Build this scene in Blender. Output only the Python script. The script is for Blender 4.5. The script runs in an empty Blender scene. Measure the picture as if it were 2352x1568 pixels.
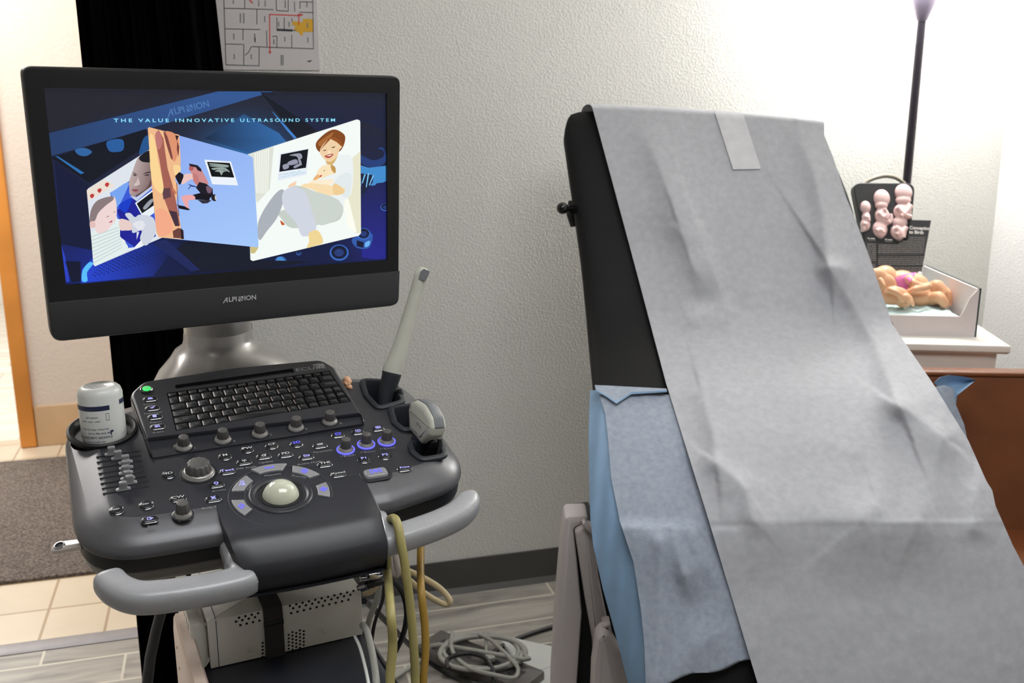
import bpy, bmesh, math, random
import numpy as np
from mathutils import Vector, Matrix, noise
from mathutils.geometry import tessellate_polygon
SC = bpy.context.scene
COL = SC.collection
rad, cos, sin, PI = math.radians, math.cos, math.sin, math.pi
# ------------------------------------------------------------------ camera
FPX, CX, CY = 2300.0, 1176.0, 784.0
PITCH, YAW, CAMH = rad(13.78), rad(15.9), 1.40
CAM = Vector((0, 0, CAMH))
FW = Vector((sin(YAW) * cos(PITCH), cos(YAW) * cos(PITCH), -sin(PITCH)))
RT = Vector((cos(YAW), -sin(YAW), 0))
UP = RT.cross(FW)
cam_data = bpy.data.cameras.new('camera')
cam_data.sensor_width = 22.3
cam_data.lens = FPX / 2352 * 22.3
cam_data.dof.use_dof = True
cam_data.dof.focus_distance = 1.42
cam_data.dof.aperture_fstop = 5.0
cam_data.clip_start = 0.05
cam = bpy.data.objects.new('camera', cam_data)
COL.objects.link(cam)
cam.matrix_world = Matrix((RT, UP, -FW)).transposed().to_4x4()
cam.location = CAM
SC.camera = cam
# ------------------------------------------------------------------ colour, world, big lights
SC.view_settings.view_transform = 'Standard'
SC.view_settings.look = 'None'
SC.view_settings.exposure = 0.0
SC.view_settings.gamma = 1.0
SC.view_settings.use_curve_mapping = False
SC.cycles.use_denoising = True
SC.cycles.max_bounces = 8
SC.cycles.sample_clamp_indirect = 8
W = bpy.data.worlds.new('world'); SC.world = W
W.use_nodes = True
W.node_tree.nodes['Background'].inputs[0].default_value = (0.9, 0.92, 1.0, 1)
W.node_tree.nodes['Background'].inputs[1].default_value = 0.15
def area(name, loc, aim, sx, sy, power, col):
    l = bpy.data.lights.new(name, 'AREA'); l.shape = 'RECTANGLE'; l.size = sx; l.size_y = sy
    l.energy = power; l.color = col
    o = bpy.data.objects.new(name, l); COL.objects.link(o)
    o.location = loc
    o.rotation_euler = (Vector(aim) - Vector(loc)).to_track_quat('-Z', 'Y').to_euler()
    return o
area('room_ceiling_light', (0.5, 0.55, 2.46), (0.5, 0.65, 0), 1.5, 0.8, 28, (0.97, 0.985, 1.0))
area('hall_ceiling_light', (-1.25, 3.45, 2.46), (-1.25, 3.4, 0), 1.2, 0.5, 54, (1.0, 0.965, 0.93))
area('far_room_light', (-1.5, 5.6, 2.4), (-1.5, 5.5, 0), 1.0, 1.0, 60, (1.0, 0.97, 0.93))
# ------------------------------------------------------------------ pixel rays onto real planes
def ray(x, y): return FW + RT * ((x - CX) / FPX) - UP * ((y - CY) / FPX)
def at(x, y, z): return CAM + ray(x, y) * z                     # z = depth along the view axis, metres
def onz(x, y, z): v = ray(x, y); return CAM + v * ((z - CAMH) / v.z)
def ony(x, y, Y): v = ray(x, y); return CAM + v * (Y / v.y)
class Frame:
    def __init__(s, o, ex, ey, ez=None):
        s.o = Vector(o); s.x = Vector(ex).normalized(); s.y = Vector(ey); s.y = (s.y - s.x * s.y.dot(s.x)).normalized()
        s.z = s.x.cross(s.y)
    def p(s, u, v, w=0.0): return s.o + s.x * u + s.y * v + s.z * w
    def px(s, x, y, w=0.0):                                    # pixel -> (u, v) on the plane at height w
        d = ray(x, y); t = (w - (CAM - s.o).dot(s.z)) / d.dot(s.z); q = CAM + d * t - s.o
        return (q.dot(s.x), q.dot(s.y))
    def sub(s, u, v, w=0, rot=0):
        return Frame(s.p(u, v, w), s.x * cos(rot) + s.y * sin(rot), s.y * cos(rot) - s.x * sin(rot))
WF = Frame((0, 0, 0), (1, 0, 0), (0, 1, 0))
# ------------------------------------------------------------------ materials
def lin(c):
    return tuple((x / 255 / 12.92 if x / 255 <= 0.04045 else ((x / 255 + 0.055) / 1.055) ** 2.4) for x in c)
def mat(name, rgb, rough=0.5, metal=0.0, var=0.06, vs=30.0, bump=0.0, bs=200.0, emit=None, es=1.0, spec=0.5, alpha=None, rgb2=None, coat=0.0, bdist=0.001):
    m = bpy.data.materials.new(name); m.use_nodes = True
    nt = m.node_tree; b = nt.nodes['Principled BSDF']
    tc = nt.nodes.new('ShaderNodeTexCoord'); n = nt.nodes.new('ShaderNodeTexNoise')
    nt.links.new(tc.outputs['Object'], n.inputs['Vector']); n.inputs['Scale'].default_value = vs; n.inputs['Detail'].default_value = 4
    r = nt.nodes.new('ShaderNodeValToRGB'); c = lin(rgb)
    c2 = lin(rgb2) if rgb2 else tuple(min(1, x * (1 + var)) for x in c); c1 = c if rgb2 else tuple(x * (1 - var) for x in c)
    r.color_ramp.elements[0].color = (*c1, 1); r.color_ramp.elements[1].color = (*c2, 1)
    r.color_ramp.elements[0].position = 0.3; r.color_ramp.elements[1].position = 0.7
    nt.links.new(n.outputs['Fac'], r.inputs['Fac']); nt.links.new(r.outputs['Color'], b.inputs['Base Color'])
    b.inputs['Roughness'].default_value = rough; b.inputs['Metallic'].default_value = metal
    b.inputs['Specular IOR Level'].default_value = spec
    b.inputs['Coat Weight'].default_value = coat
    if bump:
        n2 = nt.nodes.new('ShaderNodeTexNoise'); n2.inputs['Scale'].default_value = bs; n2.inputs['Detail'].default_value = 3
        nt.links.new(tc.outputs['Object'], n2.inputs['Vector'])
        bp = nt.nodes.new('ShaderNodeBump'); bp.inputs['Strength'].default_value = bump; bp.inputs['Distance'].default_value = bdist
        nt.links.new(n2.outputs['Fac'], bp.inputs['Height']); nt.links.new(bp.outputs['Normal'], b.inputs['Normal'])
    if emit:
        b.inputs['Emission Color'].default_value = (*lin(emit), 1); b.inputs['Emission Strength'].default_value = es
    return m
def screen_mat():
    m = bpy.data.materials.new('lit_screen'); m.use_nodes = True; nt = m.node_tree
    b = nt.nodes['Principled BSDF']; a = nt.nodes.new('ShaderNodeAttribute'); a.attribute_name = 'Col'
    nt.links.new(a.outputs['Color'], b.inputs['Emission Color']); b.inputs['Emission Strength'].default_value = 1.0
    b.inputs['Base Color'].default_value = (0.004, 0.004, 0.005, 1); b.inputs['Roughness'].default_value = 0.35; b.inputs['Specular IOR Level'].default_value = 0.25
    return m
def print_mat():
    m = bpy.data.materials.new('printed_sheet'); m.use_nodes = True; nt = m.node_tree
    b = nt.nodes['Principled BSDF']; a = nt.nodes.new('ShaderNodeAttribute'); a.attribute_name = 'Col'
    nt.links.new(a.outputs['Color'], b.inputs['Base Color']); b.inputs['Roughness'].default_value = 0.45
    return m
# ------------------------------------------------------------------ mesh building
WL = {}                                                          # world position of every object's origin
def tag(o, label=None, cat=None, group=None, kind=None):
    for k, v in (('label', label), ('category', cat), ('group', group), ('kind', kind)):
        if v: o[k] = v
    return o
def empty(name, loc, label, cat, group=None):
    o = bpy.data.objects.new(name, None); COL.objects.link(o); o.location = loc; o.empty_display_size = 0.05
    WL[o] = Vector(loc); return tag(o, label, cat, group)
class MB:
    def __init__(s): s.v = []; s.f = []; s.m = []; s.c = []
    def add(s, vs, fs, m=0, c=None):
        b = len(s.v); s.v += [Vector(q) for q in vs]
        for f in fs: s.f.append([b + i for i in f]); s.m.append(m); s.c.append(c)
        return s
    def join(s, o, m=None):
        b = len(s.v); s.v += o.v; s.f += [[b + i for i in f] for f in o.f]; s.m += (o.m if m is None else [m] * len(o.m)); s.c += o.c
        return s
    # closed loft through rings of equal length; cap ends
    def loft(s, rings, m=0, caps=(True, True), closed=True):
        n = len(rings[0]); vs = [q for r in rings for q in r]; fs = []
        for i in range(len(rings) - 1):
            for j in range(n if closed else n - 1):
                k = (j + 1) % n
                fs.append([i * n + j, i * n + k, (i + 1) * n + k, (i + 1) * n + j])
        if caps[0]: fs.append(list(range(n))[::-1])
        if caps[1]: fs.append([(len(rings) - 1) * n + j for j in range(n)])
        return s.add(vs, fs, m)
    def slab(s, fr, outline, layers, m=0, caps=(True, True)):   # layers: (inset, w) from bottom to top
        nn = normals2(outline); rings = []
        for ins, w in layers:
            rings.append([fr.p(p[0] - q[0] * ins, p[1] - q[1] * ins, w) for p, q in zip(outline, nn)])
        return s.loft(rings, m, caps)
    def prism(s, fr, outline, w0, w1, m=0, bev=0.0):
        if bev: return s.slab(fr, outline, [(bev, w0), (0, w0 + bev), (0, w1 - bev), (bev * .3, w1 - bev * .3), (bev, w1)] if w1 - w0 > 2 * bev else [(0, w0), (0, w1 - bev), (bev * .3, w1 - bev * .3), (bev, w1)], m)
        return s.slab(fr, outline, [(0, w0), (0, w1)], m)
    def lathe(s, fr, prof, m=0, n=24, a0=0, flute=0, fd=0):     # prof: (r, w)
        rings = []
        for r, w in prof:
            rings.append([fr.p(cos(2 * PI * j / n) * (r - (fd * r if flute and (j % flute == 0) else 0)), sin(2 * PI * j / n) * (r - (fd * r if flute and (j % flute == 0) else 0)), w) for j in range(n)])
        return s.loft(rings, m)
    def tube(s, pts, r, m=0, n=8, sq=1.0, upv=None, close=False):
        pts = [Vector(p) for p in pts]; rings = []; N = len(pts); prev = None
        for i, p in enumerate(pts):
            a = pts[max(i - 1, 0)]; b = pts[min(i + 1, N - 1)]; t = (b - a).normalized()
            if prev is None:
                u = Vector(upv) if upv else (Vector((0, 0, 1)) if abs(t.z) < 0.9 else Vector((1, 0, 0)))
            else: u = prev
            x = t.cross(u).normalized(); y = x.cross(t).normalized(); prev = y
            rr = r[i] if isinstance(r, (list, tuple)) else r
            rings.append([p + x * (cos(2 * PI * j / n) * rr) + y * (sin(2 * PI * j / n) * rr * sq) for j in range(n)])
        return s.loft(rings, m)
    def box(s, fr, u0, u1, v0, v1, w0, w1, m=0, bev=0.0):
        return s.prism(fr, rpoly([(u0, v0), (u1, v0), (u1, v1), (u0, v1)], bev, 3) if bev else [(u0, v0), (u1, v0), (u1, v1), (u0, v1)], w0, w1, m, bev)
    def sphere(s, c, rx, ry=None, rz=None, m=0, fr=WF, n=16, k=10):
        ry = ry or rx; rz = rz or rx; c = Vector(c); rings = []
        for i in range(k + 1):
            a = -PI / 2 + PI * i / k; a = max(-PI / 2 + .02, min(PI / 2 - .02, a))
            rings.append([c + fr.x * (rx * cos(a) * cos(2 * PI * j / n)) + fr.y * (ry * cos(a) * sin(2 * PI * j / n)) + fr.z * (rz * sin(a)) for j in range(n)])
        return s.loft(rings, m)
    def grid(s, rows, m=0):
        n = len(rows[0]); vs = [q for r in rows for q in r]
        fs = [[i * n + j, i * n + j + 1, (i + 1) * n + j + 1, (i + 1) * n + j] for i in range(len(rows) - 1) for j in range(n - 1)]
        return s.add(vs, fs, m)
    def poly(s, pts3, m=0, c=None):
        tri = tessellate_polygon([[Vector(q) for q in pts3]])
        return s.add(pts3, [list(t) for t in tri], m, c)
    def text(s, fr, txt, size, m=0, c=None, align='CENTER', w=0.0004, sx=1.0, bold=0.0, depth=0.0, shear=0.0, space=1.0):
        vs, fs = text_geo(txt, align, bold, shear, space)
        return s.add([fr.p(a * size * sx, b * size, w) for a, b in vs], fs, m, c)
def normals2(o):
    n = len(o); ar = sum(o[i][0] * o[(i + 1) % n][1] - o[(i + 1) % n][0] * o[i][1] for i in range(n)); sg = 1 if ar > 0 else -1; out = []
    for i in range(n):
        a, b, c = o[i - 1], o[i], o[(i + 1) % n]
        e1 = (b[0] - a[0], b[1] - a[1]); e2 = (c[0] - b[0], c[1] - b[1])
        l1 = math.hypot(*e1) or 1; l2 = math.hypot(*e2) or 1
        nx = (e1[1] / l1 + e2[1] / l2) * sg; ny = (-e1[0] / l1 - e2[0] / l2) * sg; l = math.hypot(nx, ny) or 1
        k = 1 / max(.5, l / 2); out.append((nx / l * k, ny / l * k))
    return out
def rpoly(pts, r, seg=5):
    out = []; n = len(pts)
    for i in range(n):
        a, b, c = [Vector((*pts[j % n], 0)) for j in (i - 1, i, i + 1)]
        rr = r[i] if isinstance(r, (list, tuple)) else r
        if rr <= 0: out.append((b.x, b.y)); continue
        d1 = (a - b); d2 = (c - b); l1, l2 = d1.length, d2.length; d1.normalize(); d2.normalize()
        ang = d1.angle(d2, PI); t = min(rr / max(math.tan(ang / 2), .05), l1 * .49, l2 * .49)
        p1 = b + d1 * t; p2 = b + d2 * t
        for k in range(seg + 1):
            f = k / seg; q = p1 * (1 - f) ** 2 + b * 2 * f * (1 - f) + p2 * f * f
            out.append((q.x, q.y))
    return out
def circ(r, n=24, cx=0, cy=0, sy=1): return [(cx + r * cos(2 * PI * i / n), cy + r * sy * sin(2 * PI * i / n)) for i in range(n)]
def spl(pts, k=6, closed=False):                                  # Catmull-Rom
    P = [Vector(p) for p in pts]; n = len(P); out = []
    for i in range(n if closed else n - 1):
        if closed: a, b, c, d = P[i - 1], P[i], P[(i + 1) % n], P[(i + 2) % n]
        else: a, b, c, d = P[max(i - 1, 0)], P[i], P[i + 1], P[min(i + 2, n - 1)]
        for j in range(k):
            t = j / k
            out.append(0.5 * ((2 * b) + (c - a) * t + (2 * a - 5 * b + 4 * c - d) * t * t + (3 * b - 3 * c + d - a) * t ** 3))
    if not closed: out.append(P[-1])
    return out
_tc = {}
def text_geo(txt, align, bold, shear, space):
    key = (txt, align, bold, shear, space)
    if key not in _tc:
        cu = bpy.data.curves.new('t', 'FONT'); cu.body = txt; cu.size = 1; cu.align_x = align; cu.align_y = 'CENTER'; cu.offset = bold
        cu.resolution_u = 3; cu.shear = shear; cu.space_character = space; cu.fill_mode = 'FRONT'
        o = bpy.data.objects.new('t', cu); COL.objects.link(o); dg = bpy.context.evaluated_depsgraph_get()
        me = bpy.data.meshes.new_from_object(o.evaluated_get(dg))
        _tc[key] = ([(v.co.x, v.co.y) for v in me.vertices], [list(p.vertices) for p in me.polygons])
        bpy.data.objects.remove(o); bpy.data.curves.remove(cu); bpy.data.meshes.remove(me)
    return _tc[key]
def obj(name, mb, mats, parent=None, smooth=35, bevel=0, label=None, cat=None, group=None, kind=None, base=False, mods=None, recalc=True):
    if not isinstance(mats, (list, tuple)): mats = [mats]
    V = mb.v
    lo = Vector((min(v.x for v in V), min(v.y for v in V), min(v.z for v in V))); hi = Vector((max(v.x for v in V), max(v.y for v in V), max(v.z for v in V)))
    c = (lo + hi) / 2
    if parent is None: c.z = lo.z
    me = bpy.data.meshes.new(name); me.from_pydata([v - c for v in V], [], mb.f)
    for m in mats: me.materials.append(m)
    me.polygons.foreach_set('material_index', mb.m)
    if any(x is not None for x in mb.c):
        at_ = me.color_attributes.new('Col', 'FLOAT_COLOR', 'CORNER')
        for p, cc in zip(me.polygons, mb.c):
            cc = cc or (0, 0, 0)
            for li, vi in zip(p.loop_indices, p.vertices):
                q = cc(V[vi]) if callable(cc) else cc
                at_.data[li].color = (*q, 1)
    o = bpy.data.objects.new(name, me); COL.objects.link(o)
    if recalc or bevel:
        b = bmesh.new(); b.from_mesh(me)
        if recalc: bmesh.ops.recalc_face_normals(b, faces=b.faces)
        b.to_mesh(me); b.free()
    if mods or bevel:
        if bevel:
            md = o.modifiers.new('b', 'BEVEL'); md.width = bevel; md.segments = 2; md.limit_method = 'ANGLE'; md.angle_limit = rad(40)
        for ty, kw in (mods or []):
            md = o.modifiers.new('m', ty)
            for k, v in kw.items(): setattr(md, k, v)
        bake(o)
    me = o.data
    if smooth:
        me.shade_smooth(); me.set_sharp_from_angle(angle=rad(smooth))
    WL[o] = c.copy()
    if parent is not None: o.parent = parent; o.location = c - WL[parent]
    else: o.location = c
    return tag(o, label, cat, group, kind)
def bake(o):
    dg = bpy.context.evaluated_depsgraph_get(); me = bpy.data.meshes.new_from_object(o.evaluated_get(dg)); nm = o.data.name
    old = o.data; o.modifiers.clear(); o.data = me; bpy.data.meshes.remove(old); me.name = nm
def cut(o, cutters):                                             # real boolean holes, cutters removed again
    tmp = []
    for mb in cutters:
        me = bpy.data.meshes.new('c'); me.from_pydata([v - WL[o] for v in mb.v], [], mb.f)
        b = bmesh.new(); b.from_mesh(me); bmesh.ops.recalc_face_normals(b, faces=b.faces); b.to_mesh(me); b.free()
        q = bpy.data.objects.new('c', me); COL.objects.link(q); q.location = o.location; q.parent = o.parent; tmp.append(q)
        md = o.modifiers.new('x', 'BOOLEAN'); md.object = q; md.operation = 'DIFFERENCE'; md.solver = 'EXACT'; md.use_self = True
    bpy.context.view_layer.update(); bake(o)
    for q in tmp: bpy.data.objects.remove(q)
    o.data.shade_smooth(); o.data.set_sharp_from_angle(angle=rad(35))
def lerp(a, b, t): return a + (b - a) * t
def interp(xs, ys, x):
    if x <= xs[0]: return ys[0]
    for i in range(len(xs) - 1):
        if x <= xs[i + 1]: return lerp(ys[i], ys[i + 1], (x - xs[i]) / (xs[i + 1] - xs[i]))
    return ys[-1]
# ================================================================== the room
YB, XR, XL, YN, HT = 2.60, 2.31, -1.5, -2.2, 2.5
def wall_mat(name, rgb, bump=0.6, scale=70):
    m = bpy.data.materials.new(name); m.use_nodes = True; nt = m.node_tree; b = nt.nodes['Principled BSDF']
    tc = nt.nodes.new('ShaderNodeTexCoord'); b.inputs['Base Color'].default_value = (*lin(rgb), 1); b.inputs['Roughness'].default_value = 0.55
    b.inputs['Specular IOR Level'].default_value = 0.4
    n = nt.nodes.new('ShaderNodeTexNoise'); n.inputs['Scale'].default_value = scale; n.inputs['Detail'].default_value = 3.0; n.inputs['Distortion'].default_value = 0.4
    v = nt.nodes.new('ShaderNodeTexVoronoi'); v.inputs['Scale'].default_value = scale * 1.4; v.feature = 'SMOOTH_F1'
    for q in (n, v): nt.links.new(tc.outputs['Object'], q.inputs['Vector'])
    r = nt.nodes.new('ShaderNodeValToRGB'); r.color_ramp.elements[0].position = 0.42; r.color_ramp.elements[1].position = 0.66
    nt.links.new(n.outputs['Fac'], r.inputs['Fac'])
    mx = nt.nodes.new('ShaderNodeMath'); mx.operation = 'MULTIPLY_ADD'; mx.inputs[1].default_value = -0.5
    nt.links.new(v.outputs['Distance'], mx.inputs[0]); nt.links.new(r.outputs['Color'], mx.inputs[2])
    bp = nt.nodes.new('ShaderNodeBump'); bp.inputs['Strength'].default_value = bump; bp.inputs['Distance'].default_value = 0.002
    nt.links.new(mx.outputs[0], bp.inputs['Height']); nt.links.new(bp.outputs['Normal'], b.inputs['Normal'])
    return m
M_wall = wall_mat('textured_wall_paint', (221, 220, 214), 0.4, 170)
M_hall = wall_mat('hall_wall_paint', (226, 214, 202), 0.25, 90)
M_ceil = wall_mat('ceiling_paint', (225, 224, 220), 0.3, 60)
def plank_mat(name, c1, c2, grout, bw, bh, rot=0.0, off=(0, 0), grain=True, mort=0.004, rough=0.4):
    m = bpy.data.materials.new(name); m.use_nodes = True; nt = m.node_tree; b = nt.nodes['Principled BSDF']; L = nt.links.new
    tc = nt.nodes.new('ShaderNodeTexCoord'); mp = nt.nodes.new('ShaderNodeMapping'); mp.inputs['Rotation'].default_value = (0, 0, rot); mp.inputs['Location'].default_value = (*off, 0)
    geo = nt.nodes.new('ShaderNodeNewGeometry'); L(geo.outputs['Position'], mp.inputs['Vector'])
    br = nt.nodes.new('ShaderNodeTexBrick'); br.inputs['Scale'].default_value = 1; br.inputs['Brick Width'].default_value = bw; br.inputs['Row Height'].default_value = bh
    br.inputs['Mortar Size'].default_value = mort; br.inputs['Mortar Smooth'].default_value = 0.1; br.offset = 0.298 if grain else 0.0; br.inputs['Bias'].default_value = 0
    br.inputs['Color1'].default_value = (0.0, 0, 0, 1); br.inputs['Color2'].default_value = (1, 1, 1, 1); br.inputs['Mortar'].default_value = (.5, .5, .5, 1)
    L(mp.outputs[0], br.inputs['Vector'])
    n = nt.nodes.new('ShaderNodeTexNoise'); n.inputs['Detail'].default_value = 6; n.inputs['Distortion'].default_value = 1.5 if grain else 0.2
    m2 = nt.nodes.new('ShaderNodeMapping'); m2.inputs['Scale'].default_value = (2.2, 16, 1) if grain else (3, 3, 1)
    ad = nt.nodes.new('ShaderNodeVectorMath'); ad.operation = 'ADD'; L(mp.outputs[0], m2.inputs['Vector']); L(m2.outputs[0], ad.inputs[0])
    sc = nt.nodes.new('ShaderNodeVectorMath'); sc.operation = 'SCALE'; sc.inputs['Scale'].default_value = 7.0; L(br.outputs['Color'], sc.inputs[0]); L(sc.outputs[0], ad.inputs[1])
    L(ad.outputs[0], n.inputs['Vector']); n.inputs['Scale'].default_value = 1.0
    r = nt.nodes.new('ShaderNodeValToRGB'); r.color_ramp.elements[0].color = (*lin(c1), 1); r.color_ramp.elements[1].color = (*lin(c2), 1)
    r.color_ramp.elements[0].position = 0.32; r.color_ramp.elements[1].position = 0.68
    L(n.outputs['Fac'], r.inputs['Fac'])
    mx = nt.nodes.new('ShaderNodeMix'); mx.data_type = 'RGBA'; L(br.outputs['Fac'], mx.inputs['Factor']); L(r.outputs['Color'], mx.inputs['A']); mx.inputs['B'].default_value = (*lin(grout), 1)
    L(mx.outputs['Result'], b.inputs['Base Color']); b.inputs['Roughness'].default_value = rough
    bp = nt.nodes.new('ShaderNodeBump'); bp.inputs['Strength'].default_value = 0.4; bp.inputs['Distance'].default_value = 0.002; bp.invert = True
    L(br.outputs['Fac'], bp.inputs['Height']); L(bp.outputs['Normal'], b.inputs['Normal'])
    return m
M_floor = plank_mat('wood_look_tile', (112, 108, 103), (172, 167, 158), (196, 190, 176), .684, .125, 0, (-.36, -.007), mort=.0035)
M_tile = plank_mat('hall_square_tile', (200, 186, 163), (214, 201, 180), (168, 146, 118), 0.162, 0.19, 0, (0.551, 0.038), grain=False, mort=0.004, rough=0.3)
M_farfloor = plank_mat('pale_plank_floor', (214, 206, 190), (236, 230, 218), (190, 182, 165), 0.9, 0.15, 0, (0, 0))
M_basegrey = mat('dark_vinyl_base', (74, 72, 70), 0.45, vs=8, var=.05)
M_skirt = mat('tan_tile_skirting', (196, 165, 128), 0.35, vs=6, var=.08)
M_trimwood = mat('honey_oak_trim', (212, 140, 62), 0.4, vs=5, var=.12)
M_strip = mat('aluminium_strip', (150, 147, 150), 0.5, 0.2)
def wallbox(name, x0, x1, y0, y1, z0, z1, m, kind='structure'):
    b = MB(); b.box(WF, x0, x1, y0, y1, z0, z1); return obj(name, b, m, smooth=0, kind=kind)
xe = -0.16                                                       # right jamb of the opening to the hall (behind the curtain)
wallbox('wall_back', xe, XR + .12, YB, YB + .12, 0, HT, M_wall)
wallbox('wall_back_header', XL, xe, YB, YB + .12, 2.1, HT, M_wall).name = 'wall_back.001'
wallbox('wall_right', XR, XR + .12, YN, YB, 0, HT, wall_mat('lamplit_right_wall_paint', (238, 237, 235), 0.4, 170))  # paint lighter than the back wall's, standing in for lamp light here
M_wall2 = wall_mat('rear_wall_paint', (190, 189, 188), 0.4, 150)
wallbox('wall_left', XL - .12, XL, YN, YB + .12, 0, HT, M_wall2)
wallbox('wall_front', XL - .12, XR + .12, YN - .12, YN, 0, HT, M_wall2)
wallbox('floor', XL - .12, XR + .12, YN - .12, YB - .012, -0.1, 0, M_floor)
wallbox('floor_hall', -2.9, xe + .7, YB + .028, 4.40, -0.1, 0, M_tile).name = 'floor.001'
wallbox('floor_far', -4.2, 1.0, 4.40, 7.5, -0.1, 0, M_farfloor).name = 'floor.002'
wallbox('ceiling', -3, XR + .12, YN - .12, 4.4, HT, HT + .1, M_ceil)
YH = 4.29; xt = ony(16, 700, YH).x
def hp(x, y): return ony(x, y, YH)
xd = ony(50, 1026, YH).x; xd2 = ony(87, 1024, YH).x              # oak casing, left and right edges
wallbox('wall_hall', xd2 - .02, 0.6, YH, YH + .12, 0, HT, M_hall)
wallbox('wall_hall_right', xe + .58, xe + .7, YB + .12, YH, 0, HT, M_hall)
wallbox('wall_hall_left', -3.0, -2.9, YB + .12, YH + .1, 0, HT, M_hall)
wallbox('wall_far', -4.2, 1.0, 7.5, 7.6, 0, HT, wall_mat('far_room_paint', (240, 234, 224), .2))
wallbox('ceiling_far', -4.2, 1.0, 4.4, 7.6, HT, HT + .1, M_ceil).name = 'ceiling.001'
b = MB(); b.box(WF, xd, xd2, YH - .02, YH + .14, 0, 2.08, bev=.006); obj('trim_1', b, M_trimwood, kind='structure')
b = MB(); b.box(WF, xd2 + .002, 0.3, YH - .012, YH, 0, 0.17, bev=.003); obj('baseboard_hall', b, M_skirt, kind='structure')
b = MB(); b.add([(xe, YB, .1), (xe, YB - .006, .1), (xe, YB - .008, .015), (xe, YB - .02, 0), (xe, YB, 0), (XR, YB, .1), (XR, YB - .006, .1), (XR, YB - .008, .015), (XR, YB - .02, 0), (XR, YB, 0)],
    [[0, 1, 6, 5], [1, 2, 7, 6], [2, 3, 8, 7], [3, 4, 9, 8], [4, 0, 5, 9], [0, 4, 3, 2, 1], [5, 6, 7, 8, 9]]); obj('baseboard_back', b, M_basegrey, kind='structure')
b = MB(); b.box(WF, XR - .01, XR, YN, YB - .02, 0, .1, bev=.002); obj('baseboard_right', b, M_basegrey, kind='structure')
b = MB(); b.slab(Frame((0, YB + .008, 0), (1, 0, 0), (0, 1, 0)), [(XL, -.028), (xe, -.028), (xe, .028), (XL, .028)], [(0, -.05), (0, .002), (.008, .007)]); obj('trim_2', b, M_strip, kind='structure')
# rug in the hall
def rug_mat():
    m = mat('speckled_carpet', (70, 64, 61), 0.95, vs=140, rgb2=(136, 126, 119), bump=0.8, bs=260, spec=.1); return m
b = MB(); b.box(WF, -2.0, 0.2, 3.005, 4.10, 0.0, 0.012, bev=.006)
obj('rug', b, rug_mat(), label='speckled brown grey entrance mat on the tan tiles of the hall', cat='rug')
# curtain
M_curt = mat('black_velvet', (8, 8, 8), 1.0, vs=40, var=.2, spec=.0, bump=.4, bs=400)
YC = 2.24
cl = ony(172, 0, YC); cr = ony(487, 0, YC); x0, x1 = cl.x, cr.x
b = MB(); rows = []; NR = 44; NCc = 150
for i in range(NR + 1):
    z = lerp(2.32, 0.015, i / NR); row = []
    fl = (2.32 - z) / 2.3
    xr_ = x1 + 0.045 * max(0, (1.75 - z)) ** 1.0 * (1 if z > .3 else 1)
    for j in range(NCc + 1):
        s = j / NCc; x = lerp(x0, xr_, s)
        # broad flat fold with narrow ridges near 12%, 78%, 95%
        y = YC + .018 * sin(s * 9 * PI + .6 * sin(z * 2)) + .010 * sin(s * 23 * PI + z)
        for cc, a_, w_ in ((.12, .03, .03), (.79, .045, .045), (.95, .03, .05)): y -= a_ * math.exp(-((s - cc) / w_) ** 2)
        row.append(Vector((x, y, z)))
    rows.append(row)
b.grid(rows); back = [[q + Vector((0, .004, 0)) for q in r] for r in rows]
b2 = MB(); b2.grid(rows); b2.grid(back[::-1])
ct = empty('curtain', ((x0 + x1) / 2, YC, 0.015), 'long black fabric curtain hanging behind the monitor at the hall opening', 'curtain')
obj('drape', b2, M_curt, ct, smooth=80, recalc=False)
b = MB(); b.tube([(x0 - .5, YC, 2.33), (x1 + .12, YC, 2.33)], .012, n=10); obj('curtain_rod', b, M_strip, ct)
# ---- floor plan poster
PLp = print_mat()
def plate_px(b, pts, col, Y, lay):                                 # flat polygon on the wall from outline points
    b.poly([ony(x, y, Y - lay * .0002) for x, y in pts], 0, lin(col))
Yp = YB - .004
po = MB()
tl, br_ = ony(497, -40, Yp), ony(735, 161, Yp)
PX0, PX1, PZ0 = ony(500, 100, Yp).x, ony(733, 100, Yp).x, ony(620, 161, Yp).z
PZ1 = PZ0 + (PX1 - PX0) * 1.29
pf = Frame((PX0, Yp, PZ0), (1, 0, 0), (0, 0, 1))                   # z axis towards the room
pf.z = Vector((0, -1, 0))
WPw, HPw = PX1 - PX0, PZ1 - PZ0
po.box(pf, 0, WPw, 0, HPw, -.002, .001, bev=.0008)
for i in range(len(po.c)): po.c[i] = lin((205, 200, 200))
def pl(x0, y0, x1, y1, wd=1.6, col=(60, 60, 62)):                  # line between two picture points of the plan
    a = pf.px(x0, y0); c = pf.px(x1, y1); d = Vector((c[0] - a[0], c[1] - a[1])); n = Vector((-d.y, d.x)).normalized() * wd * .00053
    po.poly([pf.p(a[0] + n.x, a[1] + n.y, .0016), pf.p(a[0] - n.x, a[1] - n.y, .0016), pf.p(c[0] - n.x, c[1] - n.y, .0016), pf.p(c[0] + n.x, c[1] + n.y, .0016)], 0, lin(col))
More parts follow.
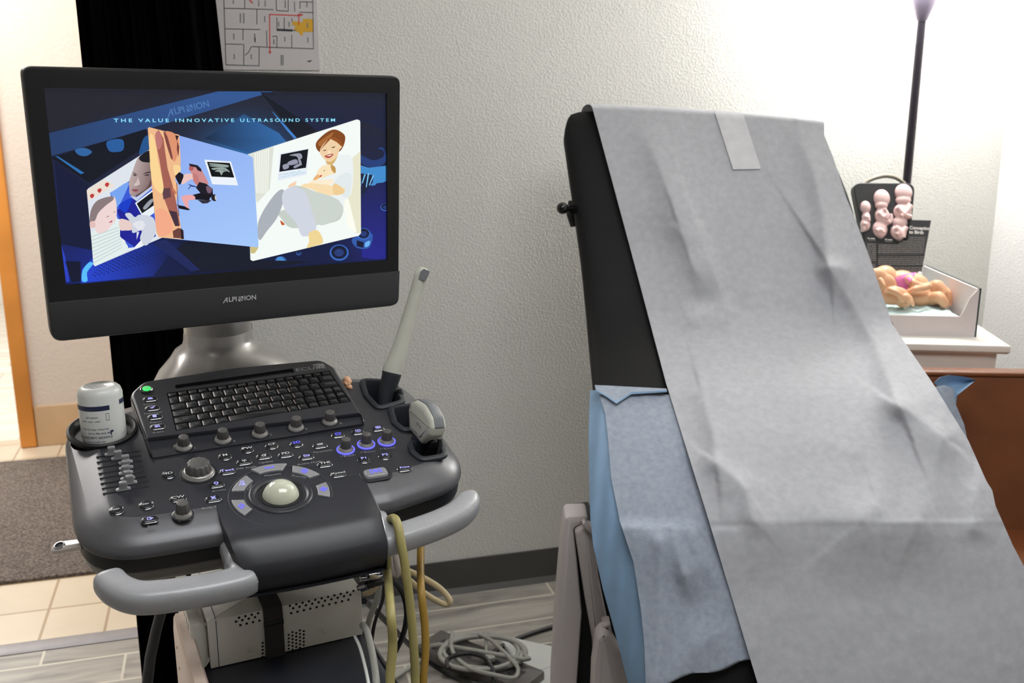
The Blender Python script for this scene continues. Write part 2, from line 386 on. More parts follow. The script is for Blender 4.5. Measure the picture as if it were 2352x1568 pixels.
for q in [(514, -10, 519, 149), (519, 149, 595, 151), (595, 151, 595, 108), (578, 107, 720, 112), (720, 112, 718, -10), (516, 19, 628, 22), (516, 66, 598, 68), (558, 67, 558, 92), (517, 101, 558, 102),
          (560, 101, 560, 150), (590, 22, 590, 56), (562, -6, 562, 19), (634, -10, 635, 24), (635, 24, 662, 26), (662, -5, 662, 26), (676, 4, 677, 27), (688, 28, 720, 29), (636, 40, 636, 70), (653, 40, 653, 70),
          (670, 42, 671, 50), (636, 70, 680, 70), (636, 83, 636, 109), (670, 80, 670, 110), (612, 70, 613, 106), (571, 120, 563, 127), (689, 3, 689, 20), (625, 84, 636, 83), (571, 120, 577, 107), (718, 5, 690, 4)]: pl(*q)
for q in [(618, 33, 687, 36), (619, 33, 620, 123), (687, 33, 686, 57), (684, 33, 696, 34)]: pl(*q, 2.4, (214, 62, 54))
def pfill(pts, col, w=.0014):
    po.poly([pf.p(*pf.px(x, y), w) for x, y in pts], 0, lin(col))
pfill([(671, 49), (680, 49), (688, 50), (695, 52), (696, 43), (719, 44), (719, 74), (697, 73), (694, 83), (690, 81), (686, 74), (677, 71), (675, 65), (680, 61), (671, 57)], (222, 170, 30), .0013)
for x, y, l in [(552, 42, 22), (560, 42, 24), (608, 44, 14), (537, 84, 14), (538, 130, 12), (577, 130, 12), (585, 86, 18), (654, 90, 12), (707, 92, 12), (640, 56, 12), (664, 56, 12), (706, 58, 12), (646, 138, 24), (650, 138, 24), (594, 8, 14), (609, 8, 14), (655, 10, 18), (705, 10, 14), (586, 92, 12), (536, 4, 10), (629, 96, 12)]:
    pl(x, y - l / 2, x, y + l / 2, 2.6, (128, 126, 128))
pl(636, 68, 672, 70, 5, (80, 80, 84)); pfill([(704, 140), (718, 138), (711, 143)], (30, 30, 30)); pl(570, -5, 580, 8, 3, (205, 60, 60)); pfill([(616, 118), (624, 118), (620, 125)], (214, 62, 54)); pfill([(689, 31), (697, 34), (689, 38)], (214, 62, 54))
obj('floor_plan_poster', po, PLp, smooth=0, label='laminated floor plan with yellow room and red route, hung on the back wall', cat='poster', recalc=False)
# ================================================================== ultrasound machine
UM = empty('ultrasound_machine', (0.10, 1.42, 0.0), 'dark grey ultrasound machine on a cart with lit monitor, keyboard and trackball console', 'ultrasound machine')
M_blk = mat('black_plastic', (26, 26, 27), 0.42, vs=300, var=.05, spec=.35)
M_chin = mat('dark_grey_plastic', (48, 49, 51), 0.5, vs=400, var=.06, spec=.35)
M_top = mat('charcoal_satin_panel', (42, 43, 48), 0.36, vs=500, var=.08, bump=.1, bs=1500, bdist=.0003, spec=.4)
M_rim = mat('gunmetal_paint', (88, 88, 91), 0.36, 0.3, vs=500, var=.06, spec=.5)
M_low = mat('mid_grey_shell', (112, 110, 106), 0.4, vs=200, var=.04)
M_hand = mat('light_grey_handle', (156, 157, 160), 0.36, 0.1, vs=400, var=.04)
M_sil = mat('silver_paint', (176, 174, 172), 0.28, 0.5, vs=300, var=.04)
M_key = mat('key_plastic', (25, 26, 28), 0.38, vs=200, var=.08, spec=.35)
M_keyside = mat('clear_key_edge', (118, 104, 98), 0.25, vs=100)
M_chr = mat('chrome', (150, 150, 152), 0.2, 1.0)
M_knob = mat('knob_grey', (84, 82, 80), 0.5, 0.25, vs=900, var=.25)
M_knobring = mat('knob_collar', (150, 148, 145), 0.35, 0.6)
M_btn = mat('button_black', (34, 35, 38), 0.25, vs=100)
M_lilac = mat('lilac_backlight', (60, 60, 120), .5, emit=(178, 176, 255), es=1.15)
M_blue = mat('blue_backlight', (40, 40, 120), .5, emit=(92, 92, 255), es=1.6)
M_keyleg = mat('dim_key_print', (112, 112, 116), .6)
M_leg = mat('grey_print', (150, 150, 150), .6)
M_leg2 = mat('white_print', (205, 205, 205), .6)
M_green = mat('green_backlight', (20, 90, 40), .5, emit=(60, 245, 110), es=1.2)
M_wedge = mat('brushed_silver_button', (142, 142, 144), 0.4, 0.15, vs=300)
M_ball = mat('ivory_ball', (196, 198, 178), 0.12, vs=20, var=.02, coat=.5)
M_dkrub = mat('blue_black_rubber', (30, 34, 40), 0.55)
M_void = mat('deep_black_liner', (10, 10, 12), 0.7)
M_cab = mat('dark_cabinet', (38, 40, 48), 0.4, vs=200)
M_cream = mat('cream_cabinet_side', (206, 186, 172), 0.4, vs=60)
a_, T_ = rad(9), rad(14)
K = Frame(onz(645, 1133, .86), (cos(a_), sin(a_), 0), (-sin(a_) * cos(T_), cos(a_) * cos(T_), sin(T_)))
def kp(x, y, w=0.0): u, v = K.px(x, y, w); return (u, v)
# --- console slab
OUTL = rpoly([(-.267, -.046), (-.267, .29), (-.15, .325), (.16, .335), (.262, .308), (.284, .24), (.288, -.012), (.15, -.043), (.02, -.050)], [.095, .085, .06, .06, .085, .085, .095, .06, .06], 9)
cm = MB()
cm.slab(K, OUTL, [(.036, -.092), (.026, -.091), (.014, -.084), (.006, -.072), (.004, -.060), (.005, -.058)], 1)
con = obj('console_shell', cm, [M_top, M_low], UM, smooth=50)
cm = MB()
cm.slab(K, OUTL, [(.004, -.0579), (.002, -.056), (.0015, -.036), (.0, -.034)], 0)
obj('seam_band', cm, [M_blk], con, smooth=50)
cm = MB()
cm.slab(K, OUTL, [(.0, -.034), (-.001, -.028), (.001, -.022), (.006, -.016), (.020, -.0095), (.034, -.0032), (.040, -.0010), (.045, 0)], 0)
panel = obj('control_panel', cm, [M_top, M_rim], UM, smooth=50)
# the outer bevel is painted gunmetal: faces beyond the flat area
for p in panel.data.polygons:
    if .2 < 1 - abs(p.normal.dot(K.z)) + .2 and abs(p.normal.dot(K.z)) < .995: p.material_index = 1
# palm rest
prT = [kp(505, 1183, .0), kp(852, 1138, .0)]
pm = MB(); rowsP = []
# profile (v, w) front to back, u limits taper outward to the back
prof = [(-.110, -.068), (-.114, -.064), (-.1175, -.050), (-.119, -.034), (-.117, -.027), (-.112, -.0215), (-.100, -.0125), (-.092, -.007), (-.086, -.0035), (-.078, -.0005), (-.068, .0006), (-.045, .0006), (-.03, .0006), (.0, .0003), (.014, .0002)]
def prs(v, side): return interp([-.12, -.09, -.03], [-.0705, -.0835, -.0885], v) if side < 0 else interp([-.12, -.03], [.1195, .121], v)
N_ = 18
for v, w in prof:
    ul, ur = prs(v, -1), prs(v, 1); row = []
    for j in range(N_ + 1):
        s = j / N_; e = min(s, 1 - s) * (ur - ul); dw = -.0025 * max(0, 1 - e / .006) ** 2 * (1 if v < -.03 else 0)
        row.append(K.p(lerp(ul, ur, s), v - .004 * (1 - (2 * s - 1) ** 2), w + dw))
    rowsP.append(row)
under = [[K.p((q - K.o).dot(K.x), (q - K.o).dot(K.y), -.070) for q in r] for r in rowsP]
ringsP = []
for r, u_ in zip(rowsP, under): ringsP.append(r + u_[::-1])
pm.loft(ringsP)
pr = obj('palm_rest', pm, [M_top], UM, smooth=42)
cm = MB(); cm.tube([K.p(prs(v, 1) + .0006, v, w - .0025) for v, w in prof[2:]], .0009, n=6); obj('chrome_edge', cm, M_chr, pr, smooth=60, label='thin bright edge line')
# handles
def hpt(x, y, w): u, v = K.px(x, y, w); return K.p(u, v, w)
hw = -.045
def tub(b, P, R, n=20, e=3.2, hz=.92):                               # bar with a squarish rounded section
    rings = []
    for i, p in enumerate(P):
        t = (P[min(i + 1, len(P) - 1)] - P[max(i - 1, 0)]).normalized(); x = t.cross(K.z).normalized(); y = x.cross(t).normalized(); rg = []
        for j in range(n):
            a = 2 * PI * j / n; k = (abs(cos(a)) ** e + abs(sin(a)) ** e) ** (-1 / e); rg.append(p + x * cos(a) * k * R[i] + y * sin(a) * k * R[i] * hz)
        rings.append(rg)
    b.loft(rings)
def handle(pts, rr, ref):
    P = spl([hpt(x, y, hw) for x, y in pts], 6); b = MB(); n = len(P)
    R = [rr * min(1, math.sqrt(max(0.05, 1 - (max(0, 1 - (n - 1 - i) / 5)) ** 2))) for i in range(n)]
    tub(b, P, R); return b
RM = [('REMESH', dict(mode='VOXEL', voxel_size=.0022)), ('SMOOTH', dict(factor=.6, iterations=8))]
b = handle([(574, 1326), (545, 1339), (460, 1357), (360, 1371), (310, 1371), (272, 1356), (253, 1338), (246, 1326)], .0200, 0)
tub(b, spl([hpt(x, y, hw + .003) for x, y in [(522, 1215), (532, 1245), (546, 1285), (552, 1308), (560, 1322)]], 5), [.0185] * 14 + [.016] * 7)
obj('handle_bar', b, M_hand, UM, smooth=60, mods=RM)
b = handle([(850, 1254), (885, 1244), (950, 1225), (1010, 1203), (1050, 1183), (1069, 1164), (1071, 1152), (1064, 1144)], .0200, 0)
tub(b, spl([hpt(x, y, hw + .003) for x, y in [(846, 1160), (856, 1185), (868, 1215), (860, 1240)]], 5), [.0185] * 16)
obj('handle_bar', b, M_hand, UM, smooth=60, mods=RM)
# --- probe wells: real holes with rubber rims
def well(name, pts, r, w=.004, depth=.05, lip=.008):
    o = rpoly([kp(x, y, w) for x, y in pts], r, 5)
    if sum(o[i - 1][0] * o[i][1] - o[i][0] * o[i - 1][1] for i in range(len(o))) < 0: o = o[::-1]
    nn = normals2(o); ins = lambda d: [(p[0] - q[0] * d, p[1] - q[1] * d) for p, q in zip(o, nn)]
    c = MB(); c.slab(K, ins(.006), [(0, -.2), (0, .05)])
    b = MB()
    b.loft([[K.p(*p, w_) for p in ins(i_)] for i_, w_ in ((-.003, -.001), (-.0025, w - .001), (0, w + .001), (.005, w + .001), (.007, w - .002), (.008, -.055), (.0085, -.07))], 0, caps=(False, False))
    b.loft([[K.p(*p, w_) for p in ins(i_)] for i_, w_ in ((.0085, -.069), (.0088, -.07))], 1, caps=(True, True))
    return c, b, ins(0)
wells = [well('a', [(826, 868), (905, 873), (930, 920), (868, 938), (838, 905)], [.014] * 5),
         well('b', [(893, 934), (950, 925), (992, 985), (925, 986), (903, 968)], [.012] * 5),
         well('c', [(938, 1010), (1018, 1012), (1026, 1045), (968, 1055), (944, 1035)], [.014] * 5)]
bot_c = kp(236, 994, -.004)
cutb = MB(); cutb.lathe(K.sub(bot_c[0], bot_c[1]), [(.0455, -.2), (.0455, .05)], n=40)
cut(panel, [c for c, _, _ in wells] + [cutb])
cut(con, [c for c, _, _ in wells] + [cutb])
sb = [o for o in bpy.data.objects if o.name == 'seam_band'][0]
cut(sb, [c for c, _, _ in wells] + [cutb])
for c, b, _ in wells: obj('probe_holder', b, [M_dkrub, M_void], UM, smooth=40)
b = MB(); bf = K.sub(bot_c[0], bot_c[1])
b.lathe(bf, [(.0475, -.003), (.050, .0), (.0495, .004), (.046, .006), (.041, .003), (.0385, -.004), (.038, -.05), (.001, -.052)], n=48)
obj('bottle_holder', b, M_blk, UM, smooth=50)
# --- keyboard housing
kb0, kb1 = -.162, .166
KB = Frame(K.p(0, 0, -.016), K.x, K.y * cos(rad(4.5)) + K.z * sin(rad(4.5)))
kbo = rpoly([KB.px(346, 1054, .006), KB.px(298, 903, .0145), KB.px(330, 874, .0145), KB.px(540, 842, .0145), KB.px(738, 824, .0145), KB.px(768, 842, .0145), KB.px(840, 976, .006)], [.008, .028, .028, .1, .02, .02, .008], 6)
kb0, kb1 = kbo[0][0], kbo[-1][0]
b = MB(); b.slab(KB, kbo[::-1], [(0, -.004), (0, .009), (.001, .0125), (.004, .0145), (.005, .0145)], 0)
kh = obj('keyboard', b, [M_top, M_rim], UM, smooth=40)
# sunk front shelf for the five knobs, key tray, slot
SHf = [KB.px(350, 1052, .0075), KB.px(834, 975, .0075), KB.px(829, 948, .0145), KB.px(338, 1006, .0145)]
c1 = MB(); c1.slab(KB, rpoly(SHf, .003, 3), [(0, .0075), (0, .012), (-.006, .03)])
kx0, ky1 = KB.px(383, 906, .0); 
TR = [KB.px(x, y, .0145) for x, y in [(383, 902), (756, 851), (806, 922), (404, 989)]]
c2 = MB(); c2.slab(KB, TR[::-1], [(.0, .009), (0, .03)])
SL = [KB.px(x, y, .0145) for x, y in [(402, 884), (672, 846), (676, 855), (404, 892)]]
c3 = MB(); c3.slab(KB, rpoly(SL[::-1], .002, 3), [(0, .010), (0, .03)])
cut(kh, [c1, c2, c3])
b = MB(); b.tube([KB.p(*(Vector(KB.px(336, 1010, .0135)).lerp(Vector(KB.px(301, 915, .0135)), i / 10)), .0132) for i in range(11)], .0010, n=6); obj('edge_highlight_line', b, M_chr, kh, label='highlight drawn along the left side edge')  # chrome line put in as the highlight on the lit housing edge
b = MB()
b.text(KB.sub(*KB.px(714, 846, .0146), .0146), 'ECUBE', .013, 0, sx=1.35, w=.0003)
for (x, y, s) in [(722, 838, .0025), (730, 837, .0035), (738, 838, .005), (733, 843, .003), (741, 843, .002)]:
    q = KB.px(x, y, .0147); b.add([KB.p(q[0] - s, q[1] - s * .6, .0149), KB.p(q[0] + s, q[1] - s, .0149), KB.p(q[0] + s * .8, q[1] + s, .0149), KB.p(q[0] - s, q[1] + s * .5, .0149)], [[0, 1, 2, 3]])
obj('lettering', b, M_leg, kh, smooth=0)
# keys: bilinear grid over the tray
def tray(s, t):                                                   # s 0..1 left-right, t 0..1 back-front
    a = Vector(TR[0]).lerp(Vector(TR[1]), s); c = Vector(TR[3]).lerp(Vector(TR[2]), s); return a.lerp(c, t)
rowdef = [
 (.0, .115, [('Esc', 1)] + [(f, 1) for f in ['F1', 'F2', 'F3', 'F4', 'F5', 'F6', 'F7', 'F8', 'F9', 'F10', 'F11', 'F12', 'Prt', 'Del', '<', '>']]),
 (.115, .305, [('~', 1.0)] + [(x, 1.12) for x in '1234567890-=\\'] + [('Back', 1.6)]),
 (.305, .48, [('Tab', 1.5)] + [(x, 1.12) for x in 'QWERTYUIOP[]'] + [('Enter', 1.9)]),
 (.48, .655, [('Caps', 1.75)] + [(x, 1.12) for x in "ASDFGHJKL;'"] + [('Ins', 1.0), ('Home', 1.0), ('PgUp', .9)]),
 (.655, .83, [('Shift', 2.1)] + [(x, 1.12) for x in 'ZXCVBNM,./'] + [('^', 1.0), ('End', 1.0), ('PgDn', .9)]),
 (.83, 1.0, [('', 1.12), ('Ctrl', 1.12), ('Fn', 1.12), ('Alt', 1.12), ('', 5.2), ('Alt', .95), ('R', .95), ('Menu', .95), ('<', .95), ('v', .95), ('>', .95)])]
for t0, t1, ks in rowdef:
    tot = sum(k[1] for k in ks); s = 0.0
    for ch, wd in ks:
        s0, s1 = s / tot, (s + wd) / tot; s += wd
        c4 = [tray(s0, t1), tray(s1, t1), tray(s1, t0), tray(s0, t0)]
        b = MB(); o = [(q.x, q.y) for q in c4]
        b.slab(KB, rpoly(o, .0012, 2), [(.0007, .0092), (.0008, .0125), (.0018, .0142), (.0024, .0144)], 0)
        if ch:
            cc = (c4[3] + (c4[1] - c4[3]) * .38)
            if len(ch) == 1: b.text(KB.sub(cc.x, cc.y, .0145), ch, .0052, 2, w=.0001, sx=1.2)
            else:
                cc = (c4[3] + c4[1]) / 2; b.text(KB.sub(cc.x, cc.y, .0145), ch, .0046 if t0 else .0034, 2, w=.0001, sx=1.15)
        if 0 < t0 and s0 < .72 and s0 > 0:                          # clear left edge of the cap
            q = (c4[0], c4[3]); e = Vector((.0011, 0))
            b.add([KB.p(q[0].x + .0006, q[0].y + .002, .0141), KB.p(q[0].x + .0021, q[0].y + .002, .0150), KB.p(q[1].x + .0021, q[1].y - .0035, .0150), KB.p(q[1].x + .0006, q[1].y - .0035, .0141)], [[0, 1, 2, 3]], 1)
        obj('key', b, [M_key, M_keyside, M_keyleg], kh, smooth=35, recalc=False)
# --- knobs
def knob(fr, r, h, parent=None, glow=False, ring=1.42, n=36):
    b = MB()
    b.lathe(fr, [(r * ring, 0), (r * ring, .0015), (r * ring * .94, .003), (r * 1.12, .0045), (r * 1.02, .006)], 1, n)
    b.lathe(fr, [(r * 1.02, .004), (r * .98, h * .4), (r * .86, h * .88), (r * .78, h * .97), (r * .6, h), (.0004, h * .99)], 0, n, flute=4, fd=.08)
    if glow: b.lathe(fr, [(r * ring * 1.12, 0), (r * ring * 1.14, .0016), (r * ring * 1.0, .0022), (r * ring * .98, .001)], 2, n)
    else: b.lathe(fr, [(r * ring * 1.15, 0), (r * ring * 1.15, .0007), (r * ring * 1.0, .0012)], 3, n)
    return obj('knob', b, [M_knob, M_knobring, M_blue, M_btn], parent or panel, smooth=40)
for i, (x, y) in enumerate([(422, 1026), (512, 1010), (597, 996), (680, 982), (757, 968)]):
    q = KB.px(x, y, .0075); knob(KB.sub(q[0], q[1], .0075), .0088, .019, kh)
for x, y in [(794, 1033), (841, 1021), (888, 1014)]:
    q = kp(x, y); knob(K.sub(*q), .0086, .020, glow=True)
q = kp(420, 1182); knob(K.sub(*q), .0095, .0205, ring=1.3)
q = kp(456, 1087); knob(K.sub(*q), .0185, .019, ring=1.22, n=48)
# --- round and oval buttons
def glyph(b, fr, kind, s, m):
    def ln(pts, wd=.0005, close=False):
        P = pts + ([pts[0]] if close else [])
        for a, c in zip(P, P[1:]):
            d = Vector((c[0] - a[0], c[1] - a[1])); 
            if d.length < 1e-6: continue
            n = Vector((-d.y, d.x)).normalized() * wd / s; e = d.normalized() * wd / s
            b.add([fr.p((a[0] + n.x - e.x) * s, (a[1] + n.y - e.y) * s, .0003), fr.p((a[0] - n.x - e.x) * s, (a[1] - n.y - e.y) * s, .0003), fr.p((c[0] - n.x + e.x) * s, (c[1] - n.y + e.y) * s, .0003), fr.p((c[0] + n.x + e.x) * s, (c[1] + n.y + e.y) * s, .0003)], [[0, 1, 2, 3]], m)
    rc = lambda x0, y0, x1, y1: [(x0, y0), (x1, y0), (x1, y1), (x0, y1)]
    if kind == 'box1': ln(rpoly(rc(-1, -.6, 1, .6), .35, 3), .0006, True)
    elif kind == 'box2': ln(rpoly(rc(-.9, -.65, .9, .65), .35, 3), .0005, True); ln([(0, -.65), (0, .65)])
    elif kind == 'box4': ln(rpoly(rc(-.95, -.65, .95, .65), .35, 3), .0005, True); ln([(0, -.65), (0, .65)]); ln([(-.95, 0), (.95, 0)])
    elif kind == 'people': ln(circ(.32, 8, -.35, .25), .0004, True); ln([(-1, -.6), (-.8, -.1), (.1, -.1), (.3, -.6), (-1, -.6)]); ln(circ(.25, 8, .45, .15), .0004, True); ln([(.3, -.6), (1, -.6), (.85, -.15), (.3, -.15)])
    elif kind == 'probe': ln([(-.9, -.2), (-.3, -.5), (.2, -.5), (.5, .1), (1, .5), (.3, .3), (-.1, 0), (-.9, -.2)])
    elif kind == 'doc': ln(rc(-.6, -.6, .5, .7), .0005, True); ln([(-.8, -.4), (-.8, .8), (.4, .8)]); ln([(-.3, .3), (.3, .3)]); ln([(-.3, 0), (.3, 0)]); ln([(-.3, -.3), (.3, -.3)])
    elif kind == 'find': ln(circ(.5, 10, .25, .15), .0005, True); ln([(.6, -.3), (1, -.7)]); ln([(-1, -.6), (-1, .5), (-.3, .5)]); ln([(-1, -.6), (-.1, -.6), (-.6, .1)])
    elif kind == 'exit': ln([(.3, .65), (-.7, .65), (-.7, -.65), (.4, -.65)]); ln([(.3, .65), (.3, .3), (1.1, 0), (.4, -.3), (.4, -.65)]); ln([(.2, .15), (.9, .05)], .0008)
    elif kind == 'arrow': ln([(-.4, .8), (-.7, .1), (-.2, -.4), (.1, -.8), (.5, -.1), (.7, .2), (.2, .8), (-.4, .8)], .0006)
    elif kind == 'body': ln([(-.7, .8), (-.4, .4), (-.4, -.2), (-.6, -.9)], .0006); ln([(.7, .8), (.45, .4), (.45, -.2), (.65, -.9)], .0006); ln([(-.4, .5), (.4, .5)]); ln([(0, .1), (.2, -.3), (-.1, -.4), (.05, -.8)])
    elif kind == 'pano': ln(rc(-1, -.45, 1, .45), .0005, True); ln([(-.7, -.2), (-.3, 0), (.2, -.1), (.7, .2)])
    elif kind == 'folder': ln([(-1, .5), (-.4, .5), (-.2, .3), (1, .3), (1, -.5), (-1, -.5), (-1, .5)], .0006)
    elif kind == 'angle': ln([(-.8, 0), (.8, 0)]); ln([(-.5, .7), (0, 0), (.5, .7)]); ln([(0, -.2), (0, -.8)])
    elif kind == 'bell': ln([(-1, -.3), (-.6, -.3), (-.5, .4), (0, .5), (.1, -.3), (.5, -.3)]); ln([(.7, -.2), (.7, .6), (.4, .3)]); ln([(-.6, -.7), (.6, -.7)])
    elif kind == 'freeze': ln([(-1.2, .7), (-1.2, -.7), (-.1, 0), (-1.2, .7)], .0006); ln([(1.2, .7), (1.2, -.7), (.1, 0), (1.2, .7)], .0006); ln([(0, .7), (0, -.7)]); ln([(-.3, .4), (.3, -.4)]); ln([(.3, .4), (-.3, -.4)])
    elif kind == 'cal': ln([(-1, .3), (-1, -.3), (1, -.3), (1, .3)], .0006); [ln([(-.7 + .28 * k, -.3), (-.7 + .28 * k, 0.05)], .0004) for k in range(6)]
    elif kind == 'shield': ln([(0, .9), (.8, .5), (.6, -.4), (0, -.9), (-.6, -.4), (-.8, .5), (0, .9)]); ln(circ(.35, 8), .0004, True)
    elif kind == 'target': ln(circ(.6, 14), .0006, True); ln([(-1, 0), (1, 0)]); ln([(0, -1), (0, 1)])
    elif kind == 'abc': ln([(-.8, -.8), (-.5, 0), (-.2, -.8)]); ln([(.1, -.8), (.1, 0), (.5, -.2), (.1, -.4), (.6, -.7), (.1, -.8)]); ln(circ(.4, 9, .1, .6), .0005, True)
    elif kind == 'cursor': ln([(0, .9), (-.7, 0), (-.25, 0), (-.25, -.9), (.25, -.9), (.25, 0), (.7, 0), (0, .9)], .0006)
    elif kind == 'power': ln([(.5 * sin(t), .5 * cos(t)) for t in [PI * (.25 + 1.5 * k / 12) for k in range(13)]], .0006); ln([(0, .8), (0, .1)], .0006)
def button(x, y, rx, ry, txt=None, gl=None, lit='l', ts=.0085, parent=None, fr=K, w=0, h=.0032):
    q = fr.px(x, y, w); f = fr.sub(q[0], q[1], w); b = MB()
    if rx == ry: o = circ(rx, 24)
    else: o = rpoly([(-rx, -ry), (rx, -ry), (rx, ry), (-rx, ry)], ry * .95, 6)
    b.slab(f, o, [(-.0008, 0), (-.0008, .0007), (-.0003, .0011), (.0002, .0007)], 1)
    b.slab(f, o, [(.0002, 0), (.0004, h * .7), (.0014, h * .95), (.0030, h), (.0045, h + .0001)] if min(rx, ry) > .0055 else [(.0002, 0), (.0004, h * .7), (.0012, h * .95), (.0026, h)], 0)
    f2 = f.sub(0, 0, h)
    m = {'l': 2, 'b': 3, 'g': 4}[lit]
    if txt: b.text(f2, txt, ts, m, w=.0004, sx=1.25, bold=.012)
    if gl: glyph(b, f2, gl, ry * .62, m)
    return obj('button', b, [M_btn, M_chr, M_lilac, M_blue, M_leg2], parent or panel, smooth=40, recalc=False)
R1 = .0092
for x, y, t, l in [(517, 1049, 'M', 'g'), (568, 1033, 'PW', 'g'), (624, 1024, 'CF', 'g'), (681, 1020, '2D', 'b'), (387, 1091, '4D', 'g'), (268, 1173, 'User 1', 'g'), (336, 1161, 'User 2', 'g'), (836, 1056, 'P1', 'l'), (884, 1048, 'P2', 'l')]:
    button(x, y, R1, R1, txt=t, lit=l, ts=.0078 if len(t) < 4 else .0056)
for x, y, t, g, l in [(561, 1062, None, 'angle', 'g'), (606, 1049, None, 'bell', 'g'), (656, 1045, 'PD', None, 'g'), (704, 1050, None, 'folder', 'l'), (735, 1024, None, 'pano', 'g'), (746, 1067, 'THI', None, 'g'), (777, 1090, 'Xpeed', None, 'g'),
                   (522, 1084, 'Text', None, 'l'), (497, 1114, None, 'arrow', 'l'), (490, 1147, None, 'body', 'l'), (409, 1146, 'CW', None, 'g'), (344, 1195, None, 'exit', 'l'), (929, 1077, 'Print', None, 'l'),
                   (776, 1000, None, 'box1', 'b'), (822, 993, None, 'box2', 'l'), (868, 985, None, 'box4', 'l')]:
    button(x, y, .0105 if y > 1010 else .0095, .0062, txt=t, gl=g, lit=l, ts=.0078 if not t or len(t) < 5 else .0062)
for x, y, g in [(345, 917, 'people'), (350, 938, 'probe'), (356, 958, 'doc'), (362, 981, 'find')]:
    button(x, y, .0102, .0056, gl=g, lit='l', fr=KB, w=.0145, parent=kh, h=.002)
b = MB(); q = KB.px(337, 895, .0145); f = KB.sub(q[0], q[1], .0145)
b.slab(f, circ(.0098, 24), [(0, 0), (0, .002), (.0012, .0028), (.003, .0024)], 0); b.lathe(f.sub(0, 0, .0018), [(.0065, 0), (.0062, .0012), (.003, .0016), (.0003, .0017)], 1); glyph(b, f.sub(0, 0, .0036), 'power', .005, 2)
obj('power_button', b, [M_chr, M_green, M_leg2], kh, smooth=40, recalc=False, label='round green lit power button')
# freeze button and its surround
q = kp(863, 1089); f = K.sub(*q); b = MB(); o = rpoly([(-.0175, -.0105), (.0175, -.0105), (.0175, .0105), (-.0175, .0105)], .007, 6)
b.slab(f, o, [(-.006, 0), (-.005, .001), (-.002, .0012), (0, .0006)], 1); b.slab(f, o, [(0, 0), (.0005, .0035), (.002, .005), (.004, .0055)], 0)
for k in range(7): b.lathe(f.sub(-.011 + .0036 * k, -.0072, .0055), [(.0005, .0001), (.0001, .0002)], 2, 6)
glyph(b, f.sub(0, .001, .0055), 'freeze', .0065, 3)
obj('freeze_button', b, [M_wedge, M_top, M_btn, M_blue], panel, smooth=40, recalc=False, label='silver oval button with blue lit bow-tie mark')
# trackball assembly
tc = kp(645, 1136); tf = K.sub(*tc)
b = MB(); b.lathe(tf, [(.0445, .0), (.0435, .0022), (.041, .003), (.037, .0018), (.033, -.0015), (.0315, -.002), (.0305, .0006), (.0262, .001), (.0255, -.006)], 0, 64)
ring = obj('trackball_ring', b, [M_top], panel, smooth=50)
b = MB(); b.lathe(tf, [(.0308, .0008), (.0308, .0013), (.0263, .0015), (.0262, .001)], 0, 64); obj('retaining_ring', b, M_blk, ring, smooth=50)
b = MB(); b.sphere(tf.p(0, 0, -.0045), .0258, fr=tf, n=48, k=32); obj('trackball', b, M_ball, panel, smooth=80, label='ivory coloured ball')
b = MB()
for a0, a1 in ((rad(47), rad(238)), (rad(-22), rad(56))):
    P = [tf.p(.0708 * cos(lerp(a0, a1, i / 30)), .0708 * sin(lerp(a0, a1, i / 30)), .0003) for i in range(31)]; b.tube(P, .00055, n=6)
for a0, a1 in ((rad(140), rad(235)),):
    P = [tf.p(.0488 * cos(lerp(a0, a1, i / 20)), .0488 * sin(lerp(a0, a1, i / 20)), .0003) for i in range(21)]; b.tube(P, .0004, n=6)
obj('arc_trim', b, M_rim, panel, smooth=60)
for (pts, g) in [([(588, 1067), (643, 1064), (643, 1079), (600, 1086)], 'cal'), ([(684, 1068), (728, 1084), (711, 1097), (675, 1080)], 'shield'), ([(728, 1111), (752, 1107), (760, 1139), (733, 1140)], 'target'),
                 ([(559, 1092), (576, 1102), (559, 1126), (531, 1124)], 'abc'), ([(531, 1149), (558, 1147), (573, 1172), (556, 1184)], 'cursor')]:
    P = [kp(x, y, .002) for x, y in pts]; cx_ = sum(p[0] for p in P) / 4; cy_ = sum(p[1] for p in P) / 4
    if g in ('abc', 'cursor', 'target', 'cal', 'shield'):          # ring-sector outline around the trackball
        angs = [math.atan2(p[1] - tc[1], p[0] - tc[0]) for p in P]; am = math.atan2(cy_ - tc[1], cx_ - tc[0])
        da = {'cal': .36, 'shield': .33, 'target': .28, 'abc': .32, 'cursor': .31}[g]; r0, r1 = .0515, .0665
        pm_ = math.hypot(cx_ - tc[0], cy_ - tc[1]); r0, r1 = pm_ - .0085, pm_ + .0085
        o = [(tc[0] + r1 * cos(am - da + 2 * da * k / 8), tc[1] + r1 * sin(am - da + 2 * da * k / 8)) for k in range(9)] + [(tc[0] + r0 * cos(am + da * .8 - 1.6 * da * k / 8), tc[1] + r0 * sin(am + da * .8 - 1.6 * da * k / 8)) for k in range(9)]
    b = MB(); b.slab(K, o, [(0, 0), (.0004, .0022), (.0012, .0028), (.0016, .0028)], 0); glyph(b, K.sub(cx_, cy_, .0029), g, .0058, 1)
    obj('wedge_button', b, [M_wedge, M_blue if g != 'abc' else M_lilac], panel, smooth=40, recalc=False)
